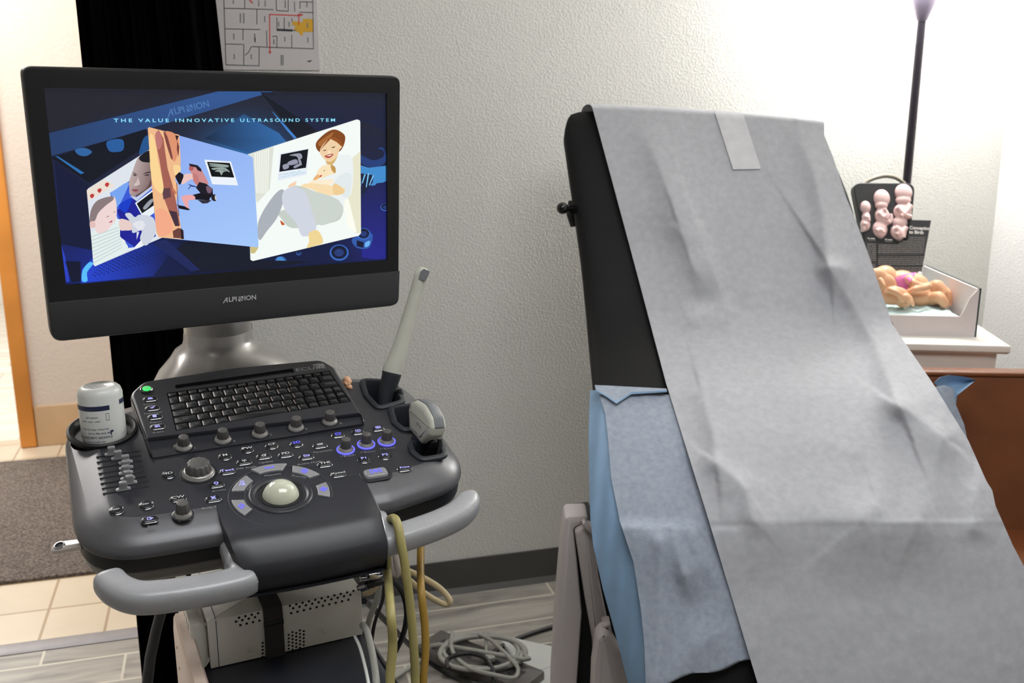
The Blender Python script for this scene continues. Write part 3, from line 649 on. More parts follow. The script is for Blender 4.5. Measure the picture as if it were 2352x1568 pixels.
# printed legends, each its own small print
def leg(x, y, t, s=.0054, fr=K, w=0, rot=0, par=None):
    b = MB(); q = fr.px(x, y, w); b.text(fr.sub(q[0], q[1], w, rot), t, s, 0, w=.0002, sx=1.3); obj('printed_legend', b, M_leg, par or panel, smooth=0, recalc=False)
for x, y, t in [(467, 1105, 'Gain'), (503, 1126, 'Arrow'), (496, 1163, 'Body Pattern'), (424, 1194, 'Select'), (349, 1208, 'Exit'), (566, 1074, 'PW Angle'), (611, 1061, 'Update'), (711, 1063, 'Active Mode'), (742, 1036, 'Panoramic'), (803, 1046, 'Depth'), (850, 1037, 'Focus'), (895, 1029, 'Zoom'), (626, 1090, 'Measure')]: leg(x, y, t)
leg(687, 1094, 'Priority', rot=-.5); leg(574, 1118, 'Clear', rot=1.1); leg(576, 1158, 'Cursor', rot=-1.2 + PI)
for x, y in [(787, 1047), (833, 1038), (878, 1030)]: leg(x, y, '(+)', .005)
for x, y, t in [(343, 928, 'Patient'), (352, 948, 'Transducer'), (358, 969, 'Report'), (364, 992, 'E-view')]: leg(x, y, t, .0046, KB, .0147, par=kh)
for i, (x, y) in enumerate([(447, 1029), (538, 1013), (622, 998), (703, 985), (783, 972)]): leg(x, y, str(i + 1), .0055, KB, .0077, par=kh)
# slide controls
slots = [((221, 1050), (322, 1035)), ((222, 1062), (324, 1046)), ((224, 1075), (326, 1058)), ((226, 1088), (328, 1070)), ((229, 1099), (331, 1081)), ((231, 1111), (336, 1094)), ((234, 1122), (341, 1104)), ((236, 1134), (342, 1116))]
sx_ = [(257, 1045), (272, 1054), (288, 1061), (289, 1074), (289, 1087), (293, 1098), (297, 1105), (283, 1124)]
b = MB()
for (a, c) in slots: A = kp(*a); Cc = kp(*c); b.tube([K.p(*A, .0001), K.p(*Cc, .0001)], .0011, n=6)
obj('slide_slots', b, M_void, panel, smooth=60)
for i, ((a, c), (sx, sy)) in enumerate(zip(slots, sx_)):
    A = Vector(kp(*a)); B = Vector(kp(*c)); S = Vector(kp(sx, sy)); t = (S - A).dot(B - A) / (B - A).length_squared; S = A + (B - A) * t; d = (B - A).normalized()
    f = Frame(K.p(S.x, S.y, 0), K.x * d.x + K.y * d.y, K.x * -d.y + K.y * d.x)
    b = MB()
    def sec(u, v, w): return [f.p(x, y, w) for x, y in rpoly([(-u, -v), (u, -v), (u, v), (-u, v)], min(u, v) * .5, 3)]
    b.loft([sec(.0095, .003, .001), sec(.0095, .003, .003), sec(.0055, .0029, .0045), sec(.0048, .0027, .012), sec(.0050, .0028, .0135), sec(.004, .002, .0145)])
    obj('slider', b, M_wedge, panel, smooth=45)
# small lever on the left with a ring end
b = MB(); LV = [at(x, y, 1.33) for x, y in [(200, 1247), (165, 1252), (140, 1256)]]
lf = Frame(LV[0], LV[2] - LV[0], -K.y); L_ = (LV[2] - LV[0]).length
b.slab(lf, rpoly([(-.02, -.008), (L_ * .9, -.009), (L_ + .012, -.008), (L_ + .012, .009), (L_ * .9, .009), (-.02, .007)], [.001, .005, .008, .008, .005, .001], 4), [(0, -.003), (0, .002), (.0015, .003)], 0)
b.lathe(lf.sub(L_ + .001, 0, .003), [(.0072, 0), (.0070, .0015), (.0052, .0016), (.005, 0)], 1, 20); b.lathe(lf.sub(L_ + .001, 0, .0031), [(.0049, 0), (.0002, .0002)], 2, 16)
obj('side_lever', b, [mat('lever_nickel', (200, 192, 186), .25, .6), M_chr, M_void], UM, smooth=40, recalc=False, label='silver lever with a ringed end at the left edge')
# --- monitor
def quad(c4):
    D = [np.array(ray(*q)) for q in c4]; Mx = np.array([D[0], -D[1], D[2]]).T; a = np.linalg.solve(Mx, D[3])
    P = [a[0] * D[0], a[1] * D[1], a[2] * D[2], D[3]]; s = 1 / np.linalg.norm(P[1] - P[0]); return [CAM + Vector(p * s * .477) for p in P]
Q = quad([(100, 200), (887, 212), (889, 597), (150, 655)])
MF = Frame(Q[0], Q[1] - Q[0], -(Q[3] - Q[0]))                     # origin top-left of the picture, x right, y up, z to the viewer
MF.o = sum(Q, Vector()) / 4
def mp(x, y, w=0): return MF.px(x, y, w)
FR = [mp(50, 153, .004), mp(921, 176, .004), mp(917, 702, .004), mp(120, 787, .004)]
mo = rpoly(FR[::-1], [.016, .016, .012, .012], 7)
SCR = [mp(100, 201), mp(886, 213), mp(888, 596), mp(150, 653)]
b = MB(); b.slab(MF, mo, [(.03, -.045), (.012, -.040), (.001, -.030), (-.0003, -.012), (0, .0005), (.002, .004), (.004, .0042)], 0)
mon = obj('monitor', b, [M_blk, mat('monitor_edge_silver', (200, 200, 190), .25, .5)], UM, smooth=50)
cc_ = MB(); cc_.slab(MF, [(p[0], p[1]) for p in SCR[::-1]], [(0, -.001), (0, .02)]); cut(mon, [cc_])
CH = [mp(113, 695, .0045), mp(918, 622, .0045)]
chn = rpoly([(FR[3][0] + .0025, FR[3][1] + .002), (FR[2][0] - .0015, FR[2][1] + .002), (CH[1][0], CH[1][1]), (CH[0][0], CH[0][1])], [.013, .013, .0, .0], 7)
b = MB(); b.slab(MF, chn, [(0, .003), (.0003, .0048), (.001, .0052)], 0); chin = obj('lower_bezel', b, M_chin, mon, smooth=40)
def brand(b, fr, s, m, c=None):                                    # slanted wordmark with the split middle letter
    h = s * .72
    def pg(pts): b.add([fr.p(x * s + y * s * .0, y * s, .0004) for x, y in pts], [list(range(len(pts)))], m, c)
    pg([(-2.62, -.5), (-2.42, -.5), (-1.92, .30), (-1.92, .42), (-2.02, .42)]); pg([(-1.92, .42), (-1.78, .42), (-1.78, -.42), (-1.95, -.42), (-1.95, -.16), (-2.12, -.16), (-2.02, 0), (-1.95, 0)])
    b.text(Frame(fr.p(-1.62 * s, 0, 0), fr.x, fr.y), 'LPI', s * 1.15, m, c, 'LEFT', w=.0004, bold=.02)
    pg([(.05, .42), (.22, .42), (.82, -.38), (.62, -.38)]); pg([(.38, .42), (.9, .42), (.9, -.22)]); pg([(.05, .2), (.05, -.42), (.5, -.42)])
    b.text(Frame(fr.p(1.02 * s, 0, 0), fr.x, fr.y), 'ION', s * 1.15, m, c, 'LEFT', w=.0004, bold=.02)
q = mp(549, 686, .0055); b = MB(); brand(b, MF.sub(q[0] - .0015, q[1], .0056), .0088, 0)
obj('wordmark', b, mat('silver_wordmark', (205, 205, 205), .35, .3), mon, smooth=0, recalc=False)
# ================================================================== what the monitor shows
def proj(P):
    q = P - CAM; z = q.dot(FW); return (CX + FPX * q.dot(RT) / z, CY - FPX * q.dot(UP) / z)
sm = MB(); _lay = [0]
def S(pts, col, k=0):                                             # flat shape of the picture; k > 0 smooths the outline
    _lay[0] += 1; w = -.0009 + _lay[0] * .000012
    P = [mp(x, y, w) for x, y in pts]
    if k: P = [(q.x, q.y) for q in spl([(x, y, 0) for x, y in P], k, True)]
    sm.poly([MF.p(u, v, w) for u, v in P], 0, (lambda V_: lin(col(*proj(V_)))) if callable(col) else lin(col))
def Z(ox, oy, sc, pts): return [(ox + x / sc, oy + y / sc) for x, y in pts]   # crop coordinates
def mixc(a, b, t): t = max(0, min(1, t)); return tuple(lerp(p, q, t) for p, q in zip(a, b))
def bgc(x, y):
    u, v = (x - 100) / 790, (y - 200) / 450
    c = mixc((36, 38, 50), (22, 30, 66), v * 1.2)
    g = math.exp(-((x - 560) / 90) ** 2 - ((y - 340) / 60) ** 2); c = mixc(c, (46, 108, 170), g * .9)
    g = math.exp(-((x - 215) / 110) ** 2 - ((y - 610) / 80) ** 2); c = mixc(c, (30, 50, 170), g * .55)
    g = math.exp(-((x - 860) / 60) ** 2 - ((y - 520) / 110) ** 2); c = mixc(c, (36, 40, 120), g * .9)
    g = math.exp(-((x - 120) / 30) ** 2 - ((y - 540) / 130) ** 2); c = mixc(c, (28, 38, 110), g * .7)
    return c
rows = []
SQ = [Vector(q) for q in SCR]
for i in range(31):
    rows.append([MF.p(*((SQ[0].lerp(SQ[1], j / 50)).lerp(SQ[3].lerp(SQ[2], j / 50), i / 30)), -.0009) for j in range(51)])
sm.grid(rows); sm.c = [(lambda V_: lin(bgc(*proj(V_))))] * len(sm.f)
A4 = lambda pts: Z(90, 190, 4.612, pts)
S([(101, 204), (600, 210), (430, 213), (113, 303)], (35, 36, 46)); S([(112, 306), (500, 210), (628, 210), (340, 296), (118, 358)], lambda x, y: mixc((38, 62, 104), (52, 88, 148), (x - 110) / 400))
S([(118, 362), (335, 296), (345, 330), (205, 420), (126, 368)], (18, 22, 34))
S(A4([(380, 710), (480, 690), (560, 730), (500, 775), (420, 765)]), (48, 100, 160), 5); S(A4([(720, 620), (880, 600), (890, 710), (800, 735), (735, 715)]), (40, 92, 156), 5)
S(A4([(170, 775), (200, 780), (480, 955), (440, 968)]), (44, 110, 176)); S([(126, 370), (205, 425), (200, 440), (214, 575), (140, 560)], (20, 26, 56))
S(A4([(1100, 600), (1160, 560), (1160, 700), (1060, 760)]), (36, 84, 140), 4)
S([(598, 212), (625, 212), (752, 322), (700, 340)], (20, 24, 36)); S(Z(560, 260, 4.356, [(280, -20), (300, -5), (530, 245), (505, 258), (420, 160)]), (64, 126, 200))
S([(640, 305), (660, 328), (575, 352), (470, 318), (560, 262)], lambda x, y: mixc((24, 40, 66), (50, 104, 166), (x - 480) / 120), 0)
S([(600, 214), (885, 214), (885, 300), (826, 276), (742, 308)], lambda x, y: mixc((34, 36, 50), (26, 34, 66), (y - 210) / 90))
B = lambda pts: Z(560, 260, 4.356, pts)
S(B([(1170, 420), (1290, 470), (1390, 440), (1400, 380), (1340, 350), (1400, 350), (1420, 480), (1330, 545), (1230, 530), (1170, 490)]), (38, 62, 120), 4)
S(B([(1170, 520), (1250, 545), (1420, 525), (1420, 680), (1330, 720), (1170, 730)]), (66, 140, 205)); S(B([(1170, 600), (1300, 620), (1290, 690), (1180, 830)]), (26, 34, 60))
for a, c in (((1240, 600), (1220, 740)), ((1290, 620), (1250, 720)), ((1205, 610), (1180, 700))): S(B([a, (a[0] + 16, a[1]), (c[0] + 10, c[1]), c]), (120, 190, 235))
S(B([(1180, 860), (1330, 700), (1415, 690), (1415, 1450), (1330, 1460), (1180, 1440)]), lambda x, y: mixc((30, 36, 84), (38, 40, 140), (y - 420) / 150))
def sknob(cx, cy, r):
    S([(cx + r * cos(t), cy + r * .85 * sin(t)) for t in [2 * PI * i / 20 for i in range(20)]], (58, 104, 190)); S([(cx + r * .82 * cos(t), cy - 1 + r * .7 * sin(t)) for t in [2 * PI * i / 20 for i in range(20)]], (22, 28, 54)); S([(cx + r * .5 * cos(t), cy + r * .4 * sin(t)) for t in [2 * PI * i / 16 for i in range(16)]], (40, 60, 120))
S(B([(1090, 1250), (1110, 1330), (1190, 1358), (1265, 1330), (1280, 1200)]), (50, 90, 170), 4); S(B([(1130, 1270), (1200, 1290), (1195, 1345), (1130, 1330)]), (22, 26, 50)); S(B([(1215, 1295), (1262, 1275), (1255, 1320), (1215, 1340)]), (110, 180, 240), 3)
sknob(835, 537, 16); sknob(779, 580, 22); sknob(645, 600, 13.5); S([(636, 592), (648, 590), (655, 600), (645, 607), (636, 602)], (74, 140, 205), 4); sknob(884, 476, 10); sknob(686, 581, 6)
S([(500, 545), (580, 566), (582, 597), (720, 600), (600, 618), (440, 626), (400, 560)], (22, 26, 42))
# speaker grille lower left
S([(186, 650), (188, 618), (215, 590), (360, 548), (420, 560), (385, 590), (352, 634)], lambda x, y: mixc((40, 70, 210), (22, 28, 60), (x - 190) / 220 + (590 - y) / 300))
S([(188, 645), (190, 620), (205, 602), (214, 606), (200, 625), (201, 645)], (90, 190, 250), 3)
for i in range(15):
    for j in range(9):
        x = 215 + i * 10 + j * 5 - 6; y = 633 - i * 2.6 - j * 5.4 + 3
        if 560 < y < 645 and x < 372 - (j < 3) * 25 and x > 212: S([(x - 1.7, y), (x, y - 1.4), (x + 1.7, y), (x, y + 1.4)], (16, 20, 44))
S([(380, 548), (460, 620), (440, 624), (352, 560)], (30, 40, 90)); S([(140, 560), (150, 590), (160, 646), (152, 648)], (44, 66, 190)); S([(150, 600), (185, 600), (185, 646), (165, 648)], (20, 24, 48))
_w = lambda: -.0009 + _lay[0] * .000012 + .00005
def stext(x0, y0, x1, y1, txt, size, col, **k):
    _lay[0] += 3; a = mp(x0, y0, _w()); c = mp(x1, y1, _w()); rot = math.atan2(c[1] - a[1], c[0] - a[0])
    f = MF.sub((a[0] + c[0]) / 2, (a[1] + c[1]) / 2, _w(), rot)
    vs, fs = text_geo(txt, 'CENTER', k.get('bold', 0), 0, k.get('space', 1)); wd = max(v[0] for v in vs) - min(v[0] for v in vs)
    L = math.hypot(c[0] - a[0], c[1] - a[1]); sx = L / (wd * size)
    sm.text(f, txt, size, 0, lin(col), w=0, sx=sx, **k)
q = mp(427, 250, 0); _lay[0] += 3; brand(sm, MF.sub(q[0], q[1], _w() - .0004, rad(13)), .0104, 0, lin((78, 118, 176)))
# left photo: man and baby
C2 = lambda pts: Z(180, 330, 5.225, pts)
LP = C2([(100, 560), (120, 535), (860, 65), (950, 1090), (1010, 1125), (200, 1470), (185, 1455)])
S(LP, (222, 228, 236)); S(C2([(100, 560), (310, 425), (440, 500), (115, 690)]), (235, 222, 210))
for x, y in ((345, 490), (255, 560), (165, 625)): S(C2([(x - 28, y), (x, y - 26), (x + 26, y - 8), (x, y + 30)]), (190, 60, 60), 4)
S(C2([(380, 590), (620, 440), (760, 560), (900, 480), (940, 1000), (700, 1240), (590, 1250), (430, 780)]), (58, 90, 214)); S(C2([(460, 800), (680, 640), (760, 760), (900, 900), (930, 1110), (680, 1240), (500, 1120), (500, 900)]), (30, 34, 150))
S(C2([(390, 590), (600, 460), (540, 640), (460, 760), (400, 620)]), (120, 165, 240), 4); S(C2([(480, 740), (640, 650), (600, 780), (560, 830)]), (22, 60, 200), 3)
SK = lambda x, y: mixc((196, 178, 176), (120, 96, 96), (x - 300) / 60 + (y - 380) / 220)
S(C2([(700, 195), (735, 160), (860, 150), (885, 300), (890, 470), (830, 550), (760, 595), (690, 632), (640, 625), (612, 590), (612, 540), (606, 470), (625, 400), (650, 330)]), SK, 5)
S(C2([(726, 172), (760, 130), (862, 80), (870, 210), (800, 222), (752, 208)]), (26, 25, 30), 3); S(C2([(860, 80), (885, 200), (880, 300), (862, 215)]), (30, 28, 34), 2)
S(C2([(870, 430), (890, 460), (830, 560), (700, 630), (700, 612), (790, 560), (840, 500)]), (96, 72, 72), 3)
S(C2([(648, 345), (680, 352), (712, 378), (684, 366)]), (52, 42, 46), 2); S(C2([(770, 368), (820, 340), (870, 336), (866, 346), (810, 356)]), (52, 42, 46), 2)
S(C2([(655, 370), (680, 368), (700, 384), (670, 386)]), (74, 60, 66), 2); S(C2([(790, 376), (830, 366), (858, 372), (820, 388)]), (74, 60, 66), 2)
S(C2([(712, 400), (700, 450), (664, 492), (680, 508), (722, 500), (738, 480), (728, 440)]), (206, 188, 186), 3); S(C2([(680, 512), (716, 508), (736, 494), (722, 512)]), (110, 82, 84), 2)
S(C2([(640, 548), (684, 542), (724, 552), (700, 578), (660, 574)]), (156, 96, 102), 3); S(C2([(648, 556), (690, 556), (716, 556), (690, 563)]), (70, 40, 48), 2)
S(C2([(620, 625), (700, 640), (890, 500), (890, 530), (700, 690), (660, 660)]), (195, 205, 226))
S(C2([(680, 712), (888, 555), (905, 700), (910, 830), (790, 912)]), (232, 240, 245)); S(C2([(700, 718), (890, 575), (905, 740), (765, 835)]), (16, 18, 26)); S(C2([(780, 760), (850, 680), (895, 660), (895, 690), (830, 770), (790, 790)]), (150, 155, 165), 4)
S(C2([(140, 1000), (150, 820), (230, 690), (400, 630), (450, 680), (460, 850), (420, 960), (330, 1050), (220, 1080), (200, 1010)]), (238, 214, 212), 5); S(C2([(140, 960), (150, 800), (230, 680), (400, 630), (420, 670), (330, 740), (240, 830), (200, 920)]), (138, 122, 124), 4)
S(C2([(140, 940), (190, 930), (205, 990), (170, 1010), (145, 990)]), (226, 190, 186), 4); S(C2([(325, 885), (370, 860), (360, 875)]), (90, 70, 76)); S(C2([(360, 945), (410, 915), (400, 945)]), (180, 80, 90)); S(C2([(415, 820), (440, 810), (438, 822)]), (90, 70, 76))
S(C2([(150, 1070), (200, 1040), (240, 1080), (340, 1050), (470, 900), (500, 910), (500, 1110), (590, 1220), (600, 1260), (660, 1250), (200, 1470), (180, 1450)]), (226, 238, 236))
for k in range(8): S(C2([(160 + 3 * k, 1110 + 45 * k), (480 + 6 * k, 1000 + 34 * k), (482 + 6 * k, 1008 + 34 * k), (160 + 3 * k, 1120 + 45 * k)]), (190, 206, 206))
S(C2([(495, 905), (600, 920), (660, 950), (650, 1030), (560, 1040), (500, 1030)]), (232, 206, 200), 3)
S(C2([(560, 850), (620, 830), (680, 880), (740, 850), (900, 890), (930, 1060), (860, 1180), (800, 1220), (740, 1140), (760, 1040), (650, 1070), (640, 960)]), (206, 212, 224), 4); S(C2([(700, 1060), (730, 1060), (700, 1150)]), (225, 230, 240)); S(C2([(650, 960), (760, 920), (800, 980), (740, 1040)]), (226, 228, 236), 4)
S(C2([(660, 1255), (760, 1150), (770, 1230), (700, 1260)]), (240, 244, 246))
# right photo: woman and baby
RP = B([(62, 1330), (40, 410), (1130, 62), (1160, 70), (1165, 90), (1172, 1200), (1150, 1225), (90, 1478), (66, 1465)])
S(RP, (244, 250, 246)); S(B([(40, 410), (300, 330), (260, 760), (130, 900)]), (222, 226, 214))
for k in range(7): S(B([(110 + 22 * k, 400 - 7 * k), (120 + 22 * k, 397 - 7 * k), (132 + 18 * k, 800), (124 + 18 * k, 800)]), (246, 248, 240))
S(B([(1090, 440), (1168, 380), (1168, 1200), (1120, 1200), (1040, 860)]), (232, 230, 204)); S(B([(1000, 870), (1050, 860), (1130, 1190), (1040, 1150)]), (252, 252, 240)); S(B([(62, 1330), (150, 1340), (110, 1400), (70, 1402)]), (205, 190, 130))
S(B([(355, 400), (650, 350), (630, 615), (340, 678)]), (232, 238, 246)); S(B([(372, 412), (645, 358), (622, 545), (355, 586)]), (14, 16, 26))
for pts in ([(390, 520), (440, 505), (450, 545), (400, 562)], [(440, 490), (520, 460), (540, 500), (460, 520)], [(455, 420), (560, 400), (585, 440), (560, 460), (520, 430)], [(540, 440), (570, 470), (580, 520), (555, 500)], [(500, 530), (560, 500), (570, 520), (510, 550)]): S(B(pts), (150, 152, 170), 4)
stext(*B([(350, 618)])[0], *B([(570, 578)])[0], '14 weeks before the', .0044, (140, 200, 225)); stext(*B([(350, 645)])[0], *B([(620, 590)])[0], 'arrival of a healthy baby', .0044, (140, 200, 225))
S(B([(820, 500), (940, 420), (1060, 420), (1090, 480), (1095, 620), (1075, 800), (1010, 870), (980, 1020), (900, 840), (690, 780), (660, 700), (740, 600)]), (236, 242, 242), 4); S(B([(900, 700), (1000, 600), (1080, 620), (1060, 800), (1000, 840)]), (226, 234, 236), 3)
S(B([(820, 470), (900, 440), (940, 420), (900, 500), (850, 520)]), (214, 178, 110), 3)
S(B([(720, 330), (740, 270), (830, 190), (910, 162), (985, 195), (1015, 240), (1000, 320), (960, 380), (870, 420), (760, 390)]), (132, 72, 30), 5); S(B([(740, 300), (830, 230), (900, 190), (860, 250), (780, 330)]), (168, 104, 52), 3)
S(B([(760, 385), (780, 330), (860, 255), (940, 290), (985, 330), (955, 370), (935, 430), (880, 480), (830, 480), (780, 430)]), (240, 208, 166), 5); S(B([(860, 250), (900, 240), (960, 270), (990, 330), (975, 330), (930, 290)]), (150, 84, 36), 3); S(B([(755, 380), (840, 265), (870, 255), (790, 340)]), (142, 78, 34), 3)
S(B([(810, 425), (895, 405), (870, 440), (835, 447)]), (176, 60, 50), 3); S(B([(822, 428), (885, 412), (862, 430)]), (255, 252, 246)); S(B([(785, 372), (830, 362), (812, 378)]), (96, 60, 30)); S(B([(870, 342), (918, 330), (900, 348)]), (96, 60, 30)); S(B([(835, 400), (850, 370), (872, 395)]), (252, 226, 190), 3)
S(B([(750, 560), (800, 520), (870, 515), (910, 550), (910, 600), (850, 620), (780, 650), (730, 610)]), (250, 228, 190), 4); S(B([(870, 515), (915, 540), (915, 600), (880, 570)]), (196, 150, 80), 3); S(B([(745, 632), (785, 615), (765, 640)]), (200, 60, 50), 3); S(B([(795, 575), (815, 565), (805, 580)]), (120, 80, 50)); S(B([(700, 650), (740, 610), (760, 645), (700, 672)]), (236, 180, 120), 3)
S(B([(650, 700), (700, 670), (880, 660), (895, 690), (840, 722), (720, 720)]), (252, 236, 208), 4); S(B([(560, 740), (660, 700), (980, 740), (1005, 780), (940, 812), (800, 820), (680, 760)]), (248, 222, 176), 4); S(B([(900, 700), (990, 750), (1000, 800), (900, 815)]), (240, 206, 150), 3)
S(B([(440, 730), (515, 680), (525, 700), (490, 745)]), (246, 210, 180), 3)
S(B([(500, 740), (580, 735), (760, 800), (900, 840), (985, 920), (990, 1000), (930, 1080), (720, 1120), (480, 1148), (380, 1060), (360, 980), (620, 900)]), (198, 208, 200), 4)
S(B([(560, 750), (900, 840), (980, 920), (980, 990), (900, 1080), (730, 1110), (640, 860)]), (204, 212, 206), 3)
S(B([(140, 1110), (210, 950), (330, 790), (400, 770), (390, 900), (330, 1050), (230, 1180), (155, 1270)]), (172, 178, 186), 4); S(B([(390, 800), (440, 750), (520, 735), (620, 800), (670, 950), (725, 1160), (590, 1232), (520, 1090), (420, 980), (385, 880)]), (208, 214, 226), 4)
S(B([(650, 1200), (740, 1170), (795, 1290), (700, 1330), (630, 1345), (655, 1280)]), (240, 214, 150), 3); S(B([(365, 1070), (410, 1110), (380, 1118)]), (200, 90, 40), 3)
# middle photo: climber
D5 = lambda pts: Z(320, 280, 5.227, pts)
S(D5([(102, 80), (115, 62), (1305, 392), (1365, 430), (1432, 1470), (1425, 1505), (235, 1385), (205, 1330), (150, 760)]), lambda x, y: mixc((138, 168, 240), (165, 200, 250), (y - 300) / 260 + (x - 450) / 500))
S(D5([(102, 80), (115, 62), (480, 155), (497, 470), (490, 600), (440, 640), (430, 700), (470, 770), (455, 870), (440, 980), (480, 1130), (500, 1270), (535, 1410), (235, 1385), (205, 1330), (150, 760)]), (240, 186, 140))
S(D5([(190, 150), (230, 95), (290, 200), (310, 350), (340, 560), (400, 760), (450, 1000), (490, 1240), (430, 1250), (350, 1060), (290, 900), (290, 760), (240, 450), (200, 260)]), (164, 96, 84)); S(D5([(270, 800), (370, 790), (380, 900), (290, 930)]), (96, 64, 74)); S(D5([(350, 1060), (450, 1080), (480, 1250), (430, 1250)]), (70, 48, 62))
S(D5([(190, 160), (230, 110), (280, 230), (240, 330), (210, 300)]), (190, 120, 116), 3); S(D5([(300, 120), (440, 150), (480, 300), (420, 480), (360, 330)]), (222, 148, 112), 3); S(D5([(430, 160), (475, 165), (450, 230)]), (50, 30, 34)); S(D5([(400, 1310), (470, 1270), (530, 1300), (535, 1400), (410, 1390)]), (110, 66, 60)); S(D5([(495, 1270), (525, 1300), (537, 1405), (505, 1405)]), (36, 26, 34))
S(D5([(120, 180), (180, 200), (230, 500), (290, 760), (260, 860), (150, 700)]), (250, 214, 150), 3); S(D5([(410, 520), (490, 530), (490, 600), (430, 640)]), (250, 212, 150), 3); S(D5([(200, 1060), (340, 1080), (400, 1300), (230, 1360)]), (244, 170, 136), 3); S(D5([(290, 110), (340, 180), (400, 420), (380, 440), (320, 250)]), (128, 70, 66), 2); S(D5([(455, 230), (480, 300), (470, 420), (450, 330)]), (120, 64, 56)); S(D5([(400, 780), (450, 850), (430, 870), (390, 810)]), (200, 120, 90))
S(D5([(780, 452), (1100, 475), (1187, 762), (875, 748)]), (236, 242, 250)); S(D5([(812, 478), (1085, 492), (1140, 668), (868, 655)]), (12, 16, 18))
for pts in ([(855, 495), (1050, 515), (1060, 530), (860, 512)], [(860, 520), (1055, 530), (1050, 545), (870, 535)], [(870, 555), (1000, 545), (1060, 570), (1085, 605), (1020, 575), (940, 570), (890, 575)], [(905, 595), (960, 570), (1050, 590), (1010, 600), (985, 640), (960, 600)]): S(D5(pts), (150, 165, 160), 3)
S(D5([(600, 540), (660, 510), (700, 530), (740, 560), (770, 620), (800, 670), (830, 750), (760, 730), (700, 770), (640, 690), (620, 600), (600, 580)]), (206, 140, 140), 4); S(D5([(600, 530), (640, 520), (650, 570), (605, 585)]), (176, 96, 100), 3)
S(D5([(592, 500), (630, 505), (700, 520), (740, 560), (750, 600), (700, 580), (680, 545), (610, 530)]), (34, 28, 40)); S(D5([(500, 690), (540, 630), (620, 620), (690, 640), (690, 690), (620, 690), (540, 740), (510, 745)]), (236, 196, 190), 3); S(D5([(640, 620), (700, 640), (720, 750), (660, 720)]), (196, 124, 122), 3)
S(D5([(480, 600), (530, 630), (530, 660), (500, 740), (480, 755), (440, 680), (430, 650)]), (24, 20, 30)); S(D5([(720, 720), (800, 740), (880, 800), (885, 880), (830, 930), (760, 930), (740, 860), (680, 790)]), (26, 24, 34)); S(D5([(800, 770), (870, 790), (860, 850), (820, 850)]), (120, 90, 110), 2)
S(D5([(740, 850), (860, 880), (840, 940), (660, 930), (620, 880)]), (20, 18, 28)); S(D5([(505, 900), (560, 878), (650, 880), (670, 930), (590, 945), (595, 1040), (560, 1020), (520, 950)]), (236, 168, 168), 3); S(D5([(480, 1000), (540, 1010), (610, 1050), (590, 1060), (480, 1040), (450, 990)]), (18, 16, 24)); S(D5([(870, 880), (910, 870), (925, 940), (890, 948), (865, 920)]), (30, 28, 38), 3); S(D5([(905, 880), (928, 895), (925, 940), (908, 930)]), (206, 200, 200))
S(D5([(700, 935), (870, 940), (820, 975), (760, 980)]), (50, 46, 60)); S(D5([(582, 742), (690, 775), (685, 785), (620, 775), (590, 810), (585, 800), (612, 768)]), (50, 70, 130)); S(D5([(444, 730), (452, 730), (480, 1130), (472, 1130)]), (100, 70, 90))
stext(262, 277, 770, 276, 'T H E   V A L U E   I N N O V A T I V E   U L T R A S O U N D   S Y S T E M', .0066, (140, 225, 255), bold=.02)
obj('screen', sm, screen_mat(), mon, smooth=0, recalc=False, label='lit display showing three photographs and blue lettering')
# --- neck and its cover
def sup(c, fx, fy, rx, ry, e, n=40):
    out = []
    for i in range(n):
        t = 2 * PI * i / n; cx_ = abs(cos(t)) ** (2 / e) * (1 if cos(t) > 0 else -1); sy_ = abs(sin(t)) ** (2 / e) * (1 if sin(t) > 0 else -1)
        out.append(c + fx * rx * cx_ + fy * ry * sy_)
    return out
kx, ky = K.x.copy(), Vector((-K.x.y, K.x.x, 0)); nc = at(503, 790, 1.83)
b = MB(); zc = nc.z
b.loft([sup(Vector((nc.x + (0.012 if r > .09 else .0), nc.y + dy, zc + dz)), kx, ky, r, ry, e) for r, ry, e, dz, dy in [(.155, .10, 4, -.30, -.02), (.150, .10, 4, -.14, -.02), (.134, .095, 3.8, -.075, -.012), (.118, .088, 3.4, -.045, -.008), (.098, .08, 3, -.022, -.003), (.078, .070, 2.5, -.008, 0), (.0645, .062, 2, .003, 0), (.0615, .06, 2, .012, 0), (.0605, .0595, 2, .024, 0), (.0600, .059, 2, .026, 0)]])
obj('neck_cover', b, M_sil, UM, smooth=70)
b = MB(); b.loft([sup(Vector((nc.x, nc.y, zc + dz)), kx, ky, r, r, 2) for r, dz in [(.0585, .024), (.0598, .027), (.0596, .06), (.0585, .13), (.05, .18)]])
nk = obj('monitor_neck', b, M_sil, UM, smooth=60)
b = MB(); hc = MF.p(.06, -.03, -.075); b.tube([Vector((nc.x, nc.y, zc + .15)), Vector((nc.x, nc.y - .02, zc + .2)), hc + Vector((0, .03, -.02)), hc, MF.p(.05, -.02, -.040)], [.05, .05, .045, .045, .05], n=20)
obj('tilt_bracket', b, M_blk, UM, smooth=60)
